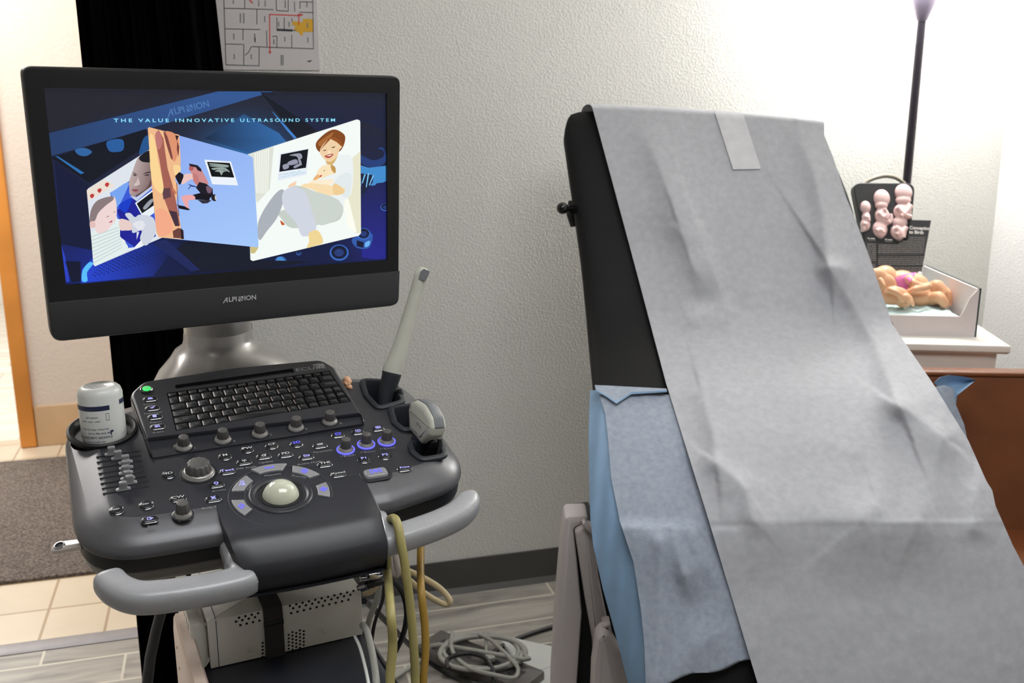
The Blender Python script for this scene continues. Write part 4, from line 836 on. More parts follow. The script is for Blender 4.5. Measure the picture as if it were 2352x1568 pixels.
# --- cart body
fxk = K.x; fyk = ky; GF = Frame((K.o.x, K.o.y, 0), fxk, fyk)
ZP = .597                                                       # printer shelf height
b = MB()
b.slab(GF, rpoly([(-.124, -.28), (.128, -.28), (.128, .27), (-.124, .27)], [.03, .06, .04, .03], 6), [(.004, .15), (0, .155), (0, ZP - .02), (.003, ZP - .008), (.010, ZP - .001), (.018, ZP)], 0)
cab = obj('cabinet', b, M_cab, UM, smooth=40)
b = MB(); b.tube([GF.p(.1245, v, ZP - .003) for v in (.25, .15, .0, -.12, -.2)] + [GF.p(.12, -.25, ZP - .003)], .003, n=8); obj('edge_strip', b, M_chr, cab, smooth=60, label='bright metal edge strip')
b = MB(); b.slab(GF, rpoly([(-.07, .18), (.08, .18), (.08, .30), (-.07, .30)], .03, 6), [(0, ZP), (0, .84)], 0)
obj('support_column', b, M_low, UM, smooth=40)
b = MB(); sf = Frame(GF.p(-.136, 0, 0), fyk, Vector((0, 0, 1)))
b.slab(sf, rpoly([(-.30, .12), (.14, .12), (.15, .61), (.12, .652), (-.20, .652), (-.30, .62)], [.03, .03, .02, .03, .1, .06], 6), [(.004, -.010), (0, -.007), (0, .007), (.004, .010)], 0)
spn = obj('side_panel', b, M_cream, UM, smooth=40, label='cream coloured side cover with a row of vent holes')
b = MB()
for k in range(5): b.lathe(Frame(sf.p(.105 - .012 * k, .60 - .028 * k, .0101), sf.x, sf.y), [(.0022, -.001), (.0022, .0004), (.0001, .0005)], 0, 8); b.lathe(Frame(sf.p(.105 - .012 * k, .60 - .028 * k, -.0101), sf.x, -sf.y), [(.0022, -.001), (.0022, .0004), (.0001, .0005)], 0, 8)
obj('vent_holes', b, M_void, spn, smooth=40)
b = MB(); b.slab(GF.sub(.0, .0), rpoly([(-.20, -.32), (.20, -.32), (.20, .28), (-.20, .28)], .08, 6), [(.02, .07), (0, .085), (0, .13), (.03, .16)], 0)
obj('base', b, M_cab, UM, smooth=40)
for u, v in ((-.16, -.26), (.18, -.26), (-.16, .24), (.18, .24)):
    b = MB(); cfr = Frame(GF.p(u - .015, v, .05), Vector((0, 0, 1)), fyk); b.lathe(cfr, [(.001, 0), (.048, 0), (.05, .006), (.05, .024), (.048, .03), (.001, .03)], 0, 24); b.box(GF, u - .02, u + .02, v - .02, v + .02, .05, .09, 0, .004)
    obj('caster', b, M_blk, UM, smooth=40)
# ================================================================== things on and around the machine
M_white = mat('white_plastic', (206, 208, 204), 0.35, vs=30, var=.02)
M_probe = mat('warm_grey_probe', (186, 186, 174), 0.38, vs=60, var=.03)
M_lens = mat('slate_grey_lens', (104, 106, 110), 0.5, vs=80)
M_navy = mat('navy_print', (28, 38, 70), 0.5)
M_inkk = mat('dark_print', (70, 78, 96), 0.55)
M_yel = mat('olive_yellow_cable', (152, 142, 88), 0.5, vs=20, var=.06)
M_mus = mat('mustard_cable', (150, 118, 44), 0.5, vs=20, var=.06)
M_crm = mat('cream_cable', (196, 178, 140), 0.5, vs=20)
M_gcab = mat('grey_cable', (150, 150, 142), 0.5, vs=20)
M_bcab = mat('black_cable', (22, 22, 24), 0.45)
M_steel = mat('beige_sheet_metal', (220, 217, 206), 0.42, 0.0, vs=15, var=.03)
# gel bottle standing upside down in the holder
bf = Frame(K.p(bot_c[0], bot_c[1], -.048), K.x, K.y)
# lean: axis through base and top as seen
base_b = at(240, 1000, (K.p(bot_c[0], bot_c[1]) - CAM).dot(FW)); top_b = at(227, 884, (base_b - CAM).dot(FW) - .018)
ax = (top_b - base_b).normalized(); bx = ax.cross(Vector((0, -1, 0)).cross(ax)).normalized()
bxx = K.x - ax * K.x.dot(ax); byy = ax.cross(bxx)
BF = Frame(base_b - ax * .045, bxx, byy); Hb = (top_b - base_b).length + .045; Rb = .0315
gb = empty('gel_bottle', BF.o, 'white gel bottle with navy band standing upside down in the round holder', 'bottle')
b = MB(); b.lathe(BF, [(.012, .0), (.020, .005), (.028, .02), (Rb, .035), (Rb, Hb - .012), (Rb - .002, Hb - .005), (Rb - .006, Hb - .001), (Rb - .009, Hb), (Rb - .011, Hb - .0022), (.0005, Hb - .0028)], 0, 64)
obj('bottle_body', b, M_white, gb, smooth=50)
def on_cyl(b, uvs, m, r=Rb + .0003):                              # wrap a flat patch round the bottle: (angle arc length, height)
    b.add([BF.p(r * cos(u / Rb), r * sin(u / Rb), v) for u, v in uvs], [list(range(len(uvs)))], m)
b = MB(); aC = math.atan2((CAM - BF.o).dot(BF.y), (CAM - BF.o).dot(BF.x))
def band(s0, s1, v0, v1, m):
    n = 24; vs = []
    for i in range(n + 1):
        t = aC + lerp(s0, s1, i / n); vs += [BF.p((Rb + .0003) * cos(t), (Rb + .0003) * sin(t), v0), BF.p((Rb + .0003) * cos(t), (Rb + .0003) * sin(t), v1)]
    b.add(vs, [[2 * i, 2 * i + 2, 2 * i + 3, 2 * i + 1] for i in range(n)], m)
hb = Hb - .024
band(-1.9, .35, hb - .007, hb, 0); band(.9, 2.2, hb - .003, hb + .004, 0)
def ctext(t, s0, v, size, m, flip=True):
    vs, fs = text_geo(t, 'LEFT', .0, 0, 1)
    out = []
    for x, y in vs:
        x *= size * 1.1; y *= size
        if flip: x, y = -x, -y
        an = aC + (s0 + x / Rb); out.append(BF.p((Rb + .0004) * cos(an), (Rb + .0004) * sin(an), v + y))
    b.add(out, fs, m)
for t, s0, v, sz in [('PARKER LABORATORIES', .35, hb - .047, .0050), ('286 Eldridge Road', .35, hb - .041, .0042), ('Fairfield, New Jersey', .22, hb - .035, .0042), ('clear, mild, water', -.1, hb - .023, .0038), ('soluble gel', -.2, hb - .017, .0038), ('for external use', .0, hb - .054, .0036), ('Keep lid closed', .1, hb - .060, .0036), ('non sterile', .0, hb - .066, .0036), ('Store dry', -.1, hb - .073, .0036), ('Made in USA', .9, hb - .078, .0036)]: ctext(t, s0, v, sz, 1)
band(.28, .42, hb - .041, hb - .038, 0); band(.28, .33, hb - .045, hb - .038, 0)
for s0, s1, v0, v1 in [(.15, .30, hb - .022, hb - .012), (-.15, .05, hb - .070, hb - .066), (.07, .25, hb - .070, hb - .066), (-.1, .1, hb - .080, hb - .075)]:
    for q in ((s0, s1, v0, v0 + .0005), (s0, s1, v1, v1 + .0005), (s0, s0 + .014, v0, v1), (s1 - .014, s1, v0, v1)): band(*q, 1)
f = BF.sub(0, 0, Hb - .0025)
for k, t in enumerate(['0000214', 'EZ0214', '20-10-20']): b.text(f.sub(.0 - .002 * k, .002 + .006 * (k - 1), 0, PI + .35), t, .0065, 1, w=.0003)
obj('label_print', b, [M_navy, M_inkk], gb, smooth=0, recalc=False)
# tall probe in the back well
def Zat(x, y, ref, dz=0): return at(x, y, (ref - CAM).dot(FW) + dz)
wr = K.p(*kp(880, 905), 0)
def pts_z(L, dz=0): return [Zat(x, y, wr, dz) for x, y, _ in L]
pb = empty('endocavity_probe', K.p(*kp(880, 905), -.05), 'tall slim grey probe standing upright in the rearmost holder', 'probe')
Lw = [(900, 856, .0163), (901, 850, .0166), (907, 838, .0158), (914, 815, .0138), (924, 780, .0120), (937, 735, .0112), (950, 690, .0108), (960, 655, .0108), (966, 636, .0115), (971, 624, .0112), (974, 618, .0085), (975, 615, .004)]
b = MB(); b.tube(pts_z(Lw), [r for *_, r in Lw], n=24); obj('probe_shaft', b, M_probe, pb, smooth=60)
Ld = [(884, 935, .012), (884, 920, .0125), (888, 900, .0132), (894, 880, .0148), (899, 862, .0160), (900, 856, .0166), (901, 853, .0160)]
b = MB(); b.tube(pts_z(Ld), [r for *_, r in Ld], n=24); hd = obj('probe_handle', b, M_dkrub, pb, smooth=60, label='dark lower grip')
b = MB(); A_ = Zat(971, 657, wr, -.0117); f = Frame(A_, Zat(985, 622, wr) - Zat(971, 657, wr), -ray(975, 640).cross(Zat(985, 622, wr) - Zat(971, 657, wr)))
b.add([Zat(x, y, wr, -.0128) for x, y in [(960, 638), (978, 644), (984, 632), (987, 621), (973, 617), (966, 622)]], [[0, 1, 2, 3, 4, 5]]); b.add([Zat(x, y, wr, -.004) for x, y in [(960, 638), (978, 644), (984, 632), (987, 621), (973, 617), (966, 622)]], [[0, 1, 2, 3, 4, 5]])
b = MB(); b.loft([[Zat(x, y, wr, dz) for x, y in [(961, 640), (977, 645), (984, 633), (987, 623), (974, 617), (966, 623)]] for dz in (-.0126, -.002)]); obj('probe_window', b, M_lens, pb, smooth=0, label='slate grey window at the tip')
b = MB(); b.tube([Zat(x, y, wr) for x, y in [(884, 930), (900, 935), (918, 925), (921, 905), (917, 893)]], .0042, n=10); obj('cable', b, M_bcab, pb, smooth=60)
# convex probe in the front well
wc = K.p(*kp(985, 1030), 0)
cb = empty('convex_probe', K.p(*kp(985, 1032), -.04), 'curved head grey probe resting in the front right holder', 'probe')
pa, pc = Zat(957, 938, wc, .028), Zat(1004, 992, wc, -.020); mid = (pa + pc) / 2; xw = (pc - pa).normalized(); foot = K.p(*kp(983, 1034), -.015)
upd = (mid - foot); CF = Frame(mid, xw, upd - xw * upd.dot(xw)); hw2 = (pc - pa).length / 2; hh = upd.length
oh = rpoly([(-.020, -.030), (.020, -.030), (hw2 + .004, -.004), (hw2 + .004, .010), (hw2 * .75, .022), (0, .028), (-hw2 * .75, .022), (-hw2 - .004, .010), (-hw2 - .004, -.004)], [.004, .004, .008, .008, .02, .03, .02, .008, .008], 5)
b = MB(); b.slab(CF, oh, [(.010, -.0145), (.004, -.0135), (.001, -.011), (0, -.007), (0, .007), (.001, .011), (.004, .0135), (.010, .0145)], 0); head = obj('probe_head', b, M_probe, cb, smooth=60)
ol = rpoly([(hw2 + .001, .006), (hw2 + .0052, .010), (hw2 * .76, .0235), (0, .0296), (-hw2 * .76, .0235), (-hw2 - .0052, .010), (-hw2 - .001, .006), (0, .02)], [.002, .006, .02, .03, .02, .006, .002, .03], 5)
b = MB(); b.slab(CF, ol, [(.0006, -.0085), (0, -.0075), (0, .0075), (.0006, .0085)], 0); obj('probe_lens', b, M_lens, cb, smooth=50, label='slate grey curved lens strip')
b = MB(); b.text(Frame(CF.p(.004, -.006, .0148), CF.x, CF.y), 'SC1-6', .0055, 0, w=.0002); b.text(Frame(CF.p(-.004, -.006, -.0148), -CF.x, CF.y), 'SC1-6', .0055, 0, w=.0002)
obj('lettering', b, M_inkk, head, smooth=0, recalc=False)
og = lambda s: [CF.p(x, y, z) for x, y, z in s]
def csec(y, hx, hz, n=20): return [CF.p(hx * cos(2 * PI * i / n), y, hz * sin(2 * PI * i / n)) for i in range(n)]
b = MB(); b.loft([csec(-.008, .0325, .012), csec(-.020, .0285, .0138), csec(-.030, .021, .0135), csec(-.042, .0165, .0135), csec(-hh + .01, .0155, .013), csec(-hh - .02, .014, .012)]); obj('probe_handle', b, M_dkrub, cb, smooth=60, label='dark lower grip')
b = MB(); b.tube([Zat(x, y, wc) for x, y in [(1000, 1052), (1008, 1045), (1011, 1025), (1010, 1008)]], .004, n=10); obj('cable', b, M_bcab, cb, smooth=60)
# probe leads hanging over the right handle
zc_h = (hpt(905, 1232, hw) - CAM).dot(FW)
def drop(p, z=.03, dx=0.0): return [Vector((p.x + dx * k / 3, p.y + .02 * k, lerp(p.z, z, k / 3))) for k in (1, 2, 3)]
def cable(name, pts, r, m, label, cat='cable', k=6, group=None):
    b = MB(); b.tube(spl(pts, k), r, n=10); return obj(name, b, m, smooth=80, label=label, cat=cat, group=group)
cable('probe_cable', drop(at(905, 1690, 1.30), .02, -.03)[::-1] + [at(905, 1690, 1.30), at(896, 1568, 1.31), at(902, 1480, 1.31), at(897, 1400, 1.31), at(891, 1320, zc_h + .03), at(888, 1260, zc_h + .030), at(889, 1208, zc_h + .022), at(900, 1190, zc_h + .002), at(912, 1200, zc_h - .024), at(922, 1250, zc_h - .034), at(932, 1310, zc_h - .03), at(943, 1400, zc_h - .02), at(950, 1480, zc_h - .01), at(954, 1568, zc_h), at(952, 1690, zc_h)] + drop(at(952, 1690, zc_h), .02, .02), .0063, M_yel, 'thick olive yellow cable looped over the right handle of the ultrasound machine')
cable('probe_cable', [at(967, 1120, 1.58), at(967, 1200, 1.56), at(966, 1300, 1.50), at(968, 1360, 1.45), at(976, 1440, 1.45), at(977, 1500, 1.45), at(972, 1568, 1.45), at(968, 1690, 1.46)] + drop(at(968, 1690, 1.46), .02, .04), .0057, M_mus, 'mustard cable hanging straight down behind the right handle of the ultrasound machine')
cable('cream_cable', [at(x, y, z) for x, y, z in [(884, 1310, 1.6), (905, 1303, 1.6), (935, 1310, 1.62), (975, 1328, 1.64), (1012, 1352, 1.66), (1033, 1378, 1.66), (1022, 1387, 1.66), (990, 1372, 1.64), (960, 1350, 1.62), (925, 1318, 1.6), (905, 1300, 1.58)]], .0052, M_crm, 'cream cable bent into a long loop to the right of the hanging yellow cables')
cable('cream_cable', [at(x, y, z) for x, y, z in [(897, 1262, 1.5), (898, 1290, 1.5), (904, 1318, 1.5), (913, 1318, 1.5), (910, 1290, 1.5), (905, 1262, 1.5)]], .0045, mat('pinkish_grey_cable', (176, 164, 156), .5), 'short pinkish grey cable bight hanging under the right handle')
# small moulded fetus on the console
def fuse(name, mb, m, parent=None, vox=.001, it=6, **k): return obj(name, mb, m, parent, smooth=80, mods=[('REMESH', dict(mode='VOXEL', voxel_size=vox)), ('SMOOTH', dict(factor=.5, iterations=it))], **k)
M_doll = mat('peach_vinyl_skin', (216, 164, 126), 0.45, vs=40, var=.04)
zq = K.p(*kp(798, 885), .006); b = MB()
for x, y, r, dz in [(797, 872, .0062, 0), (801, 877, .0055, -.002), (795, 880, .0060, 0), (799, 886, .0052, -.002), (804, 889, .0040, -.004), (806, 891, .0028, -.004), (793, 874, .0045, .002)]: b.sphere(Zat(x, y, zq, dz), r, n=14, k=10)
b.tube([Zat(x, y, zq, -.006) for x, y in [(792, 878), (797, 884), (803, 880)]], .0022, n=8)
fuse('fetal_model', b, M_doll, vox=.0009, it=3, label='tiny peach curled fetal model standing on the console behind the keyboard', cat='model')
# printer strapped onto the shelf
PF = Frame(at(456, 1431, 1.42), K.x, Vector((0, 0, 1)))            # front top left corner; z axis towards the viewer
PW, PH, PD = .238, PF.o.z - ZP, .17
vp = empty('video_printer', PF.p(PW / 2, -PH, -PD / 2), 'beige metal video printer with vent holes, strapped on the shelf under the console', 'printer')
b = MB(); PT = Frame(PF.p(0, -PH, 0), K.x, ky)                      # x right, y back, z up
b.box(PT, 0.012, PW, 0, PD, .001, PH, 0, .0012)
ph = obj('casing', b, M_steel, vp, smooth=30)
b = MB(); b.slab(Frame(PT.p(0, 0, 0), ky, Vector((0, 0, 1))), rpoly([(.001, .001), (PD - .001, .001), (PD - .001, PH - .001), (.001, PH - .001)], .004, 3), [(.012, .012), (.004, .007), (0, .001), (0, -.0115)], 0)
obj('front_panel', b, M_steel, vp, smooth=50)
b = MB()
for k, (y_, z_) in enumerate([(.03, .06), (.05, .06), (.075, .055), (.10, .055), (.13, .05)]): b.lathe(Frame(PT.p(-.006, y_, z_), -ky, Vector((0, 0, 1))), [(.005, 0), (.005, .006), (.0001, .006)], 0, 12)
b.box(PT, -.008, -.004, .02, .15, .02, .034, 0)
obj('front_controls', b, M_chr, vp, smooth=40)
b = MB()
def hole(x, y, r=.0019):
    q = PF.px(x, y); b.lathe(PF.sub(q[0], q[1], 0), [(r, 0), (r, .0003), (.0001, .00031)], 0, 10)
for k in range(19):
    x = 549 + k * 14.6; y0_ = 1418 - k * 3.42
    for dx, dy in ((-7, 9), (0, 0), (3, 17)):
        if 600 < x + dx < 660: continue
        if x + dx < 812: hole(x + dx, y0_ + dy)
for r_ in range(6):
    for k in range(12):
        x = 603 + k * 8.6; y = 1468 + r_ * 8.0 - k * 2.1 + (4 if k % 2 else 0)
        if x < 612 + r_ * 1.5 and r_ < 1: continue
        if 618 < x < 662 or x > 702: continue
        hole(x, y, .0017)
obj('vent_holes', b, M_void, ph, smooth=40, kind='stuff')
for x, y in ((577, 1493), (743, 1449)):
    b = MB(); q = PF.px(x, y); b.lathe(PF.sub(q[0], q[1], 0), [(.0062, .0), (.0062, .0004), (.0045, .0003), (.0022, .0001), (.0022, .0012), (.0015, .0018), (.0001, .0019)], 0, 20); obj('screw', b, M_steel, ph, smooth=50)
b = MB(); b.tube([PF.p(.0235, -.001, .0006), PF.p(.0235, -PH + .002, .0006)], .0005, n=4); b.tube([PF.p(.0235, .0006, -.001), PF.p(.0235, .0006, -PD + .01)], .0005, n=4); obj('seam_line', b, M_inkk, ph)
q0, q1 = PF.px(604, 1400, .002), PF.px(648, 1390, .002)
# strap
u0, u1 = q0[0], q1[0]; b = MB(); t = .0022; L3 = [(-PD * .9, t), (-.004, t), (-.0005, t * .7), (t * .5, -.004), (t, -.012), (t, -.018), (t, -PH + .004), (.0035, -PH - .002)]
rows = []
for w_, v_ in L3: rows.append([PF.p(u0, v_, w_), PF.p(u1, v_, w_)])
rings = []
for i, (w_, v_) in enumerate(L3):
    n_ = Vector((L3[min(i + 1, len(L3) - 1)][0] - L3[max(i - 1, 0)][0], L3[min(i + 1, len(L3) - 1)][1] - L3[max(i - 1, 0)][1])).normalized(); nx, ny = -n_.y * .0016, n_.x * .0016
    rings.append([PF.p(u0, v_, w_), PF.p(u1, v_, w_), PF.p(u1, v_ + ny, w_ + nx), PF.p(u0, v_ + ny, w_ + nx)])
b.loft(rings)
st = obj('strap', b, mat('woven_strap', (44, 42, 41), .8, bump=.5, bs=900), smooth=40, label='dark woven strap wrapped round the beige video printer', cat='strap')
b = MB(); b.box(PF, u0 - .0006, u1 + .0006, -.026, -.019, .0032, .0050, 0, .0006); obj('strap_fold', b, M_bcab, st, smooth=30)
# connector and leads at the printer's right
b = MB(); cfm = Frame(at(829, 1352, 1.47), -K.y.cross(K.x).normalized(), K.y)
c0, c1_ = at(822, 1350, 1.475), at(846, 1342, 1.47)
b.tube([c0, lerp(c0, c1_, .3), lerp(c0, c1_, .31), lerp(c0, c1_, .9), lerp(c0, c1_, .91), c1_], [.004, .004, .0078, .0078, .006, .006], 0, 14)
b.tube(spl([c1_, at(860, 1339, 1.47), at(882, 1334, 1.48)], 5), [.0062] * 5 + [.0055] * 5 + [.004], 1, 12)
b.tube(spl([at(880, 1334, 1.48), at(905, 1337, 1.5), at(926, 1365, 1.52), at(934, 1410, 1.53), at(925, 1460, 1.54), at(900, 1510, 1.55), at(875, 1550, 1.56), at(860, 1600, 1.58)] + drop(at(860, 1600, 1.58), .02), 6), .0042, 1, 10)
obj('video_cable', b, [M_chr, M_bcab], smooth=60, label='black cable with a metal plug in the right side of the printer', cat='cable')
cable('thin_cable', [at(x, y, 1.55) for x, y in [(848, 1306), (862, 1302), (876, 1318), (882, 1345), (878, 1380), (862, 1425), (854, 1470), (848, 1530), (842, 1600)]] + drop(at(842, 1600, 1.55), .02), .0028, M_bcab, 'thin black cable curving down behind the printer plug')
cable('grey_cable', [at(x, y, 1.58) for x, y in [(872, 1340), (866, 1375), (852, 1410), (842, 1450)]] + [at(830, 1500, 1.6)] + drop(at(830, 1500, 1.6), .02), .0046, M_gcab, 'straight grey cable dropping behind the corner of the printer')
cable('grey_cable', [at(x, y, 1.50) for x, y in [(833, 1362), (848, 1360), (862, 1348), (868, 1330), (850, 1322)]], .0042, M_crm, 'short cream cable curving at the top right of the printer')
cable('grey_cable', [at(x, y, z) for x, y, z in [(833, 1435, 1.45), (843, 1450, 1.42), (853, 1490, 1.38), (860, 1530, 1.35), (866, 1600, 1.32)]] + drop(at(866, 1600, 1.32), .2), .0050, M_gcab, 'pale grey cable running down the right edge of the cabinet')
cable('white_cable', [at(x, y, z) for x, y, z in [(815, 1462, 1.44), (826, 1485, 1.4), (836, 1520, 1.36), (846, 1568, 1.32), (850, 1620, 1.3)]], .0024, M_white, 'thin white cable lying along the cabinet edge')
b = MB()
for x, y, r in [(846, 1322, .005), (838, 1318, .004), (828, 1330, .005), (852, 1328, .004)]: p_ = at(x, y, 1.50); b.tube([p_, p_ + K.x * .012], [r, r], 0, 12); b.tube([p_ + K.x * .012, p_ + K.x * .018], [r * .6, r * .6], 0, 12)
obj('plug_sockets', b, M_chr, vp, smooth=40)
# floor cords
def fl(x, y, h=.006): return onz(x, y, h)
cable('power_cable', [at(836, 1380, 1.9), at(852, 1392, 2.0)] + [fl(x, y, .3 * (1 - i / 4) ** 2 + .006) for i, (x, y) in enumerate([(900, 1440), (940, 1480), (970, 1508), (1000, 1530), (1040, 1552), (1100, 1570)])] + [fl(1160, 1575), fl(1230, 1548), fl(1300, 1522), fl(1360, 1500)], .0062, M_bcab, 'thick black power cord running across the floor planks to the chair base')
cable('floor_cable', [fl(1130, 1500), fl(1165, 1478), fl(1210, 1458), fl(1280, 1436), fl(1340, 1420)], .0062, M_bcab, 'black cord on the floor going behind the white chair base')
cable('floor_cable', [fl(1030, 1535, .05), fl(1028, 1515, .06), fl(1050, 1503, .07), fl(1080, 1500, .07), fl(1110, 1508, .07), fl(1125, 1525, .06), fl(1134, 1545, .05), fl(1136, 1575, .04)], .0058, M_bcab, 'black cord arching over the power strip with a plug end')
b = MB(); P = []
for k in range(3 * 28 + 1):
    t = 2 * PI * k / 28; rr = 1 + .06 * sin(t * .37) + .03 * (k // 28)
    P.append(fl(1108 + 90 * rr * cos(t + .4) + 6 * sin(t * .33), 1497 + 38 * rr * sin(t + .4) + 5 * sin(t * .5), .045 + .004 * (k // 28)))
P += [fl(1010, 1480, .05), fl(990, 1492, .03), fl(960, 1520, .01), fl(900, 1560, .01), fl(870, 1590, .01)]
cable('coiled_cable', P, .0058, M_gcab, 'grey cable gathered in a flat coil on the floor between machine and chair', k=2)
cable('cable_loop', [fl(x, y, .06) for x, y in [(1040, 1450), (1036, 1475), (1042, 1500), (1060, 1520), (1090, 1538), (1140, 1550), (1180, 1556), (1190, 1535), (1170, 1510), (1145, 1485), (1125, 1468), (1100, 1456)]], .0050, M_gcab, 'second loop of grey cable lying across the coil')
b = MB(); b.tube([fl(1115, 1456, .055), fl(1117, 1480, .05), fl(1116, 1510, .05)], .0038, n=8); b.box(Frame(fl(1118, 1512, .05), WF.x, WF.y), -.012, .02, -.01, .01, -.008, .006, 0, .002)
obj('cable_tie', b, M_gcab, smooth=50, label='grey tie strap holding the coiled floor cable together', cat='tie')
ps0, ps1 = onz(985, 1500, 0), onz(1085, 1600, 0); SF = Frame(ps0, onz(1235, 1600, 0) - onz(990, 1480, 0), onz(985, 1470, 0) - ps1)
s0_, s1_ = onz(985, 1490, 0), onz(1225, 1590, 0)
PSF = Frame(s0_, s1_ - s0_, Vector((0, 1, 0))); LL = (s1_ - s0_).length
pst = empty('power_strip', s0_, 'dark grey power strip lying on the floor under the coiled cable', 'power strip')
b = MB(); b.box(PSF, 0, LL, -.05, .05, 0, .035, 0, .006); obj('housing', b, mat('dark_grey_strip', (92, 88, 86), .45), pst, smooth=35)
for k in range(4):
    b = MB(); uu = .04 + k * .075
    b.box(PSF, uu, uu + .035, -.016, .016, .034, .0365, 0, .001); b.box(PSF, uu + .008, uu + .012, -.008, .008, .036, .037, 1); b.box(PSF, uu + .022, uu + .026, -.008, .008, .036, .037, 1)
    obj('outlet', b, [mat('outlet_face', (60, 60, 62), .5) if k == 0 else bpy.data.materials['outlet_face'], M_void], pst, smooth=0)
f = Frame(onz(1130, 1480, 0), onz(1200, 1470, 0) - onz(1130, 1480, 0), Vector((0, 1, 0)))
qs = [(1150, 1470), (1176, 1462), (1268, 1482), (1320, 1500), (1320, 1590), (1240, 1590)]
Q2 = [onz(x, y, .012) for x, y in qs]; b = MB(); b.slab(Frame((0, 0, 0), (1, 0, 0), (0, 1, 0)), rpoly([(q.x, q.y) for q in Q2][::-1], .01, 3), [(0, .0005), (0, .009), (.003, .012)]); obj('floor_plate', b, M_white, smooth=30, label='flat white plate on the floor beside the chair base', cat='plate')
b = MB(); b.tube([at(372, 1398, 1.9), at(358, 1450, 1.9), at(345, 1510, 1.88), at(335, 1600, 1.86)] + drop(at(335, 1600, 1.86), .02), .010, n=8); obj('hanging_cable', b, mat('dark_grey_cord', (58, 58, 60), .6), smooth=60, label='dark grey cord hanging in front of the curtain left of the machine', cat='cord')
# ================================================================== exam chair, paper, pad
M_uph = mat('black_vinyl', (24, 24, 25), 0.6, vs=120, var=.06, bump=.25, bs=700, bdist=.0005, spec=.18)
M_wht = mat('white_chair_plastic', (204, 196, 194), 0.4, vs=20, var=.02)
M_gap = mat('gap_and_bracket_black', (24, 24, 26), .6)
def cdep(y): return interp([150, 245, 337, 590, 750, 820, 888, 1000, 1125, 1195, 1290, 1568, 1800], [2.36, 2.335, 2.305, 2.225, 2.155, 2.075, 1.985, 1.89, 1.815, 1.785, 1.76, 1.73, 1.71], y)
def sdep(y):                                                      # smoothed
    return sum(cdep(y + k * 18) for k in range(-2, 3)) / 5
ch = empty('exam_chair', at(1650, 2300, 1.9) * 1.0, 'black padded exam chair with raised backrest under white paper and a white plastic base', 'exam chair')
ch.location.z = 0; WL[ch] = ch.location.copy(); 
# backrest cushion: lofted rounded sections
Lx = lambda y: interp([245, 300, 590, 880, 980], [1297, 1297, 1338, 1367, 1378], y)
Rx = lambda y: interp([245, 300, 340, 380, 432, 500, 579, 880, 980], [1900, 1910, 1926, 1942, 1962, 1980, 1996, 2130, 2175], y)
rings = []; NS = 40
for y, sh in [(238, .84), (240, .90), (246, .95), (258, .975), (275, .99), (300, 1)] + [(y, 1) for y in range(340, 981, 40)]:
    zc = sdep(max(y, 245)) + .012
    l, r = Lx(y), Rx(y); c = (l + r) / 2; l = c + (l - c) * sh + (1 - sh) * 0; r = c + (r - c) * sh
    slope = (y - 245) * 0.0
    yl = y + (0 if y > 300 else 0); yr = y + 26 * max(0, 1 - (y - 238) / 400)
    A, B_ = at(l, yl, zc), at(r, yr, zc); X = (B_ - A); hwid = X.length / 2; X.normalize()
    Tn = (at(c, y + 20, sdep(y + 20)) - at(c, y - 20, sdep(y - 20))).normalized(); Nn = X.cross(Tn).normalized()
    if Nn.dot(CAM - A) < 0: Nn = -Nn
    th = .045 * (1 if y >= 300 else max(.35, math.sqrt(max(0, 1 - ((300 - y) / 66) ** 2))))
    cen = (A + B_) / 2 - Nn * .047
    ring = []
    for i in range(NS):
        a = 2 * PI * i / NS; ee = 4.5; kx_ = abs(cos(a)) ** (2 / ee) * (1 if cos(a) > 0 else -1); kz_ = abs(sin(a)) ** (2 / ee) * (1 if sin(a) > 0 else -1)
        k2 = abs(kx_) ** 0
        ring.append(cen + X * hwid * kx_ + Nn * th * kz_)
    rings.append(ring)
b = MB(); b.loft(rings); obj('backrest', b, M_uph, ch, smooth=60)
# seat and leg section
def strip(y0, y1, lx, rx, off, th, n=16, name='seat', m=M_uph, e=5):
    rings = []
    for i in range(n + 1):
        y = lerp(y0, y1, i / n); zc = sdep(y) + off; A, B_ = at(lx(y), y, zc), at(rx(y), y, zc); X = B_ - A; hwid = X.length / 2; X.normalize()
        c = (lx(y) + rx(y)) / 2; Tn = (at(c, y + 15, sdep(y + 15)) - at(c, y - 15, sdep(y - 15))).normalized(); Nn = X.cross(Tn).normalized()
        if Nn.dot(CAM - A) < 0: Nn = -Nn
        f = 1 if 0 < i < n else .8; cen = (A + B_) / 2 - Nn * th
        rings.append([cen + X * hwid * (.985 if f < 1 else 1) * abs(cos(a)) ** (2 / e) * (1 if cos(a) > 0 else -1) + Nn * th * f * abs(sin(a)) ** (2 / e) * (1 if sin(a) > 0 else -1) for a in [2 * PI * j / 36 for j in range(36)]])
    b = MB(); b.loft(rings); return obj(name, b, m, ch, smooth=60)
PLx = lambda y: interp([245, 590, 880, 1195, 1568, 1800], [1360, 1453, 1530, 1628, 1740, 1810], y)
PRx = lambda y: interp([280, 337, 450, 590, 745, 888, 1011, 1105, 1125, 1162, 1251, 1298, 1400, 1568, 1800], [1893, 1913, 1945, 1997, 2050, 2148, 2224, 2266, 2279, 2287, 2326, 2351, 2395, 2465, 2560], y)
strip(900, 1190, lambda y: interp([900, 1200], [1392, 1440], y), lambda y: interp([900, 1200], [2150, 2290], y), .016, .05)
strip(1195, 1790, lambda y: interp([1195, 1568, 1800], [1442, 1500, 1540], y), lambda y: interp([1195, 1568, 1800], [2295, 2440, 2530], y), .018, .045, name='leg_rest')
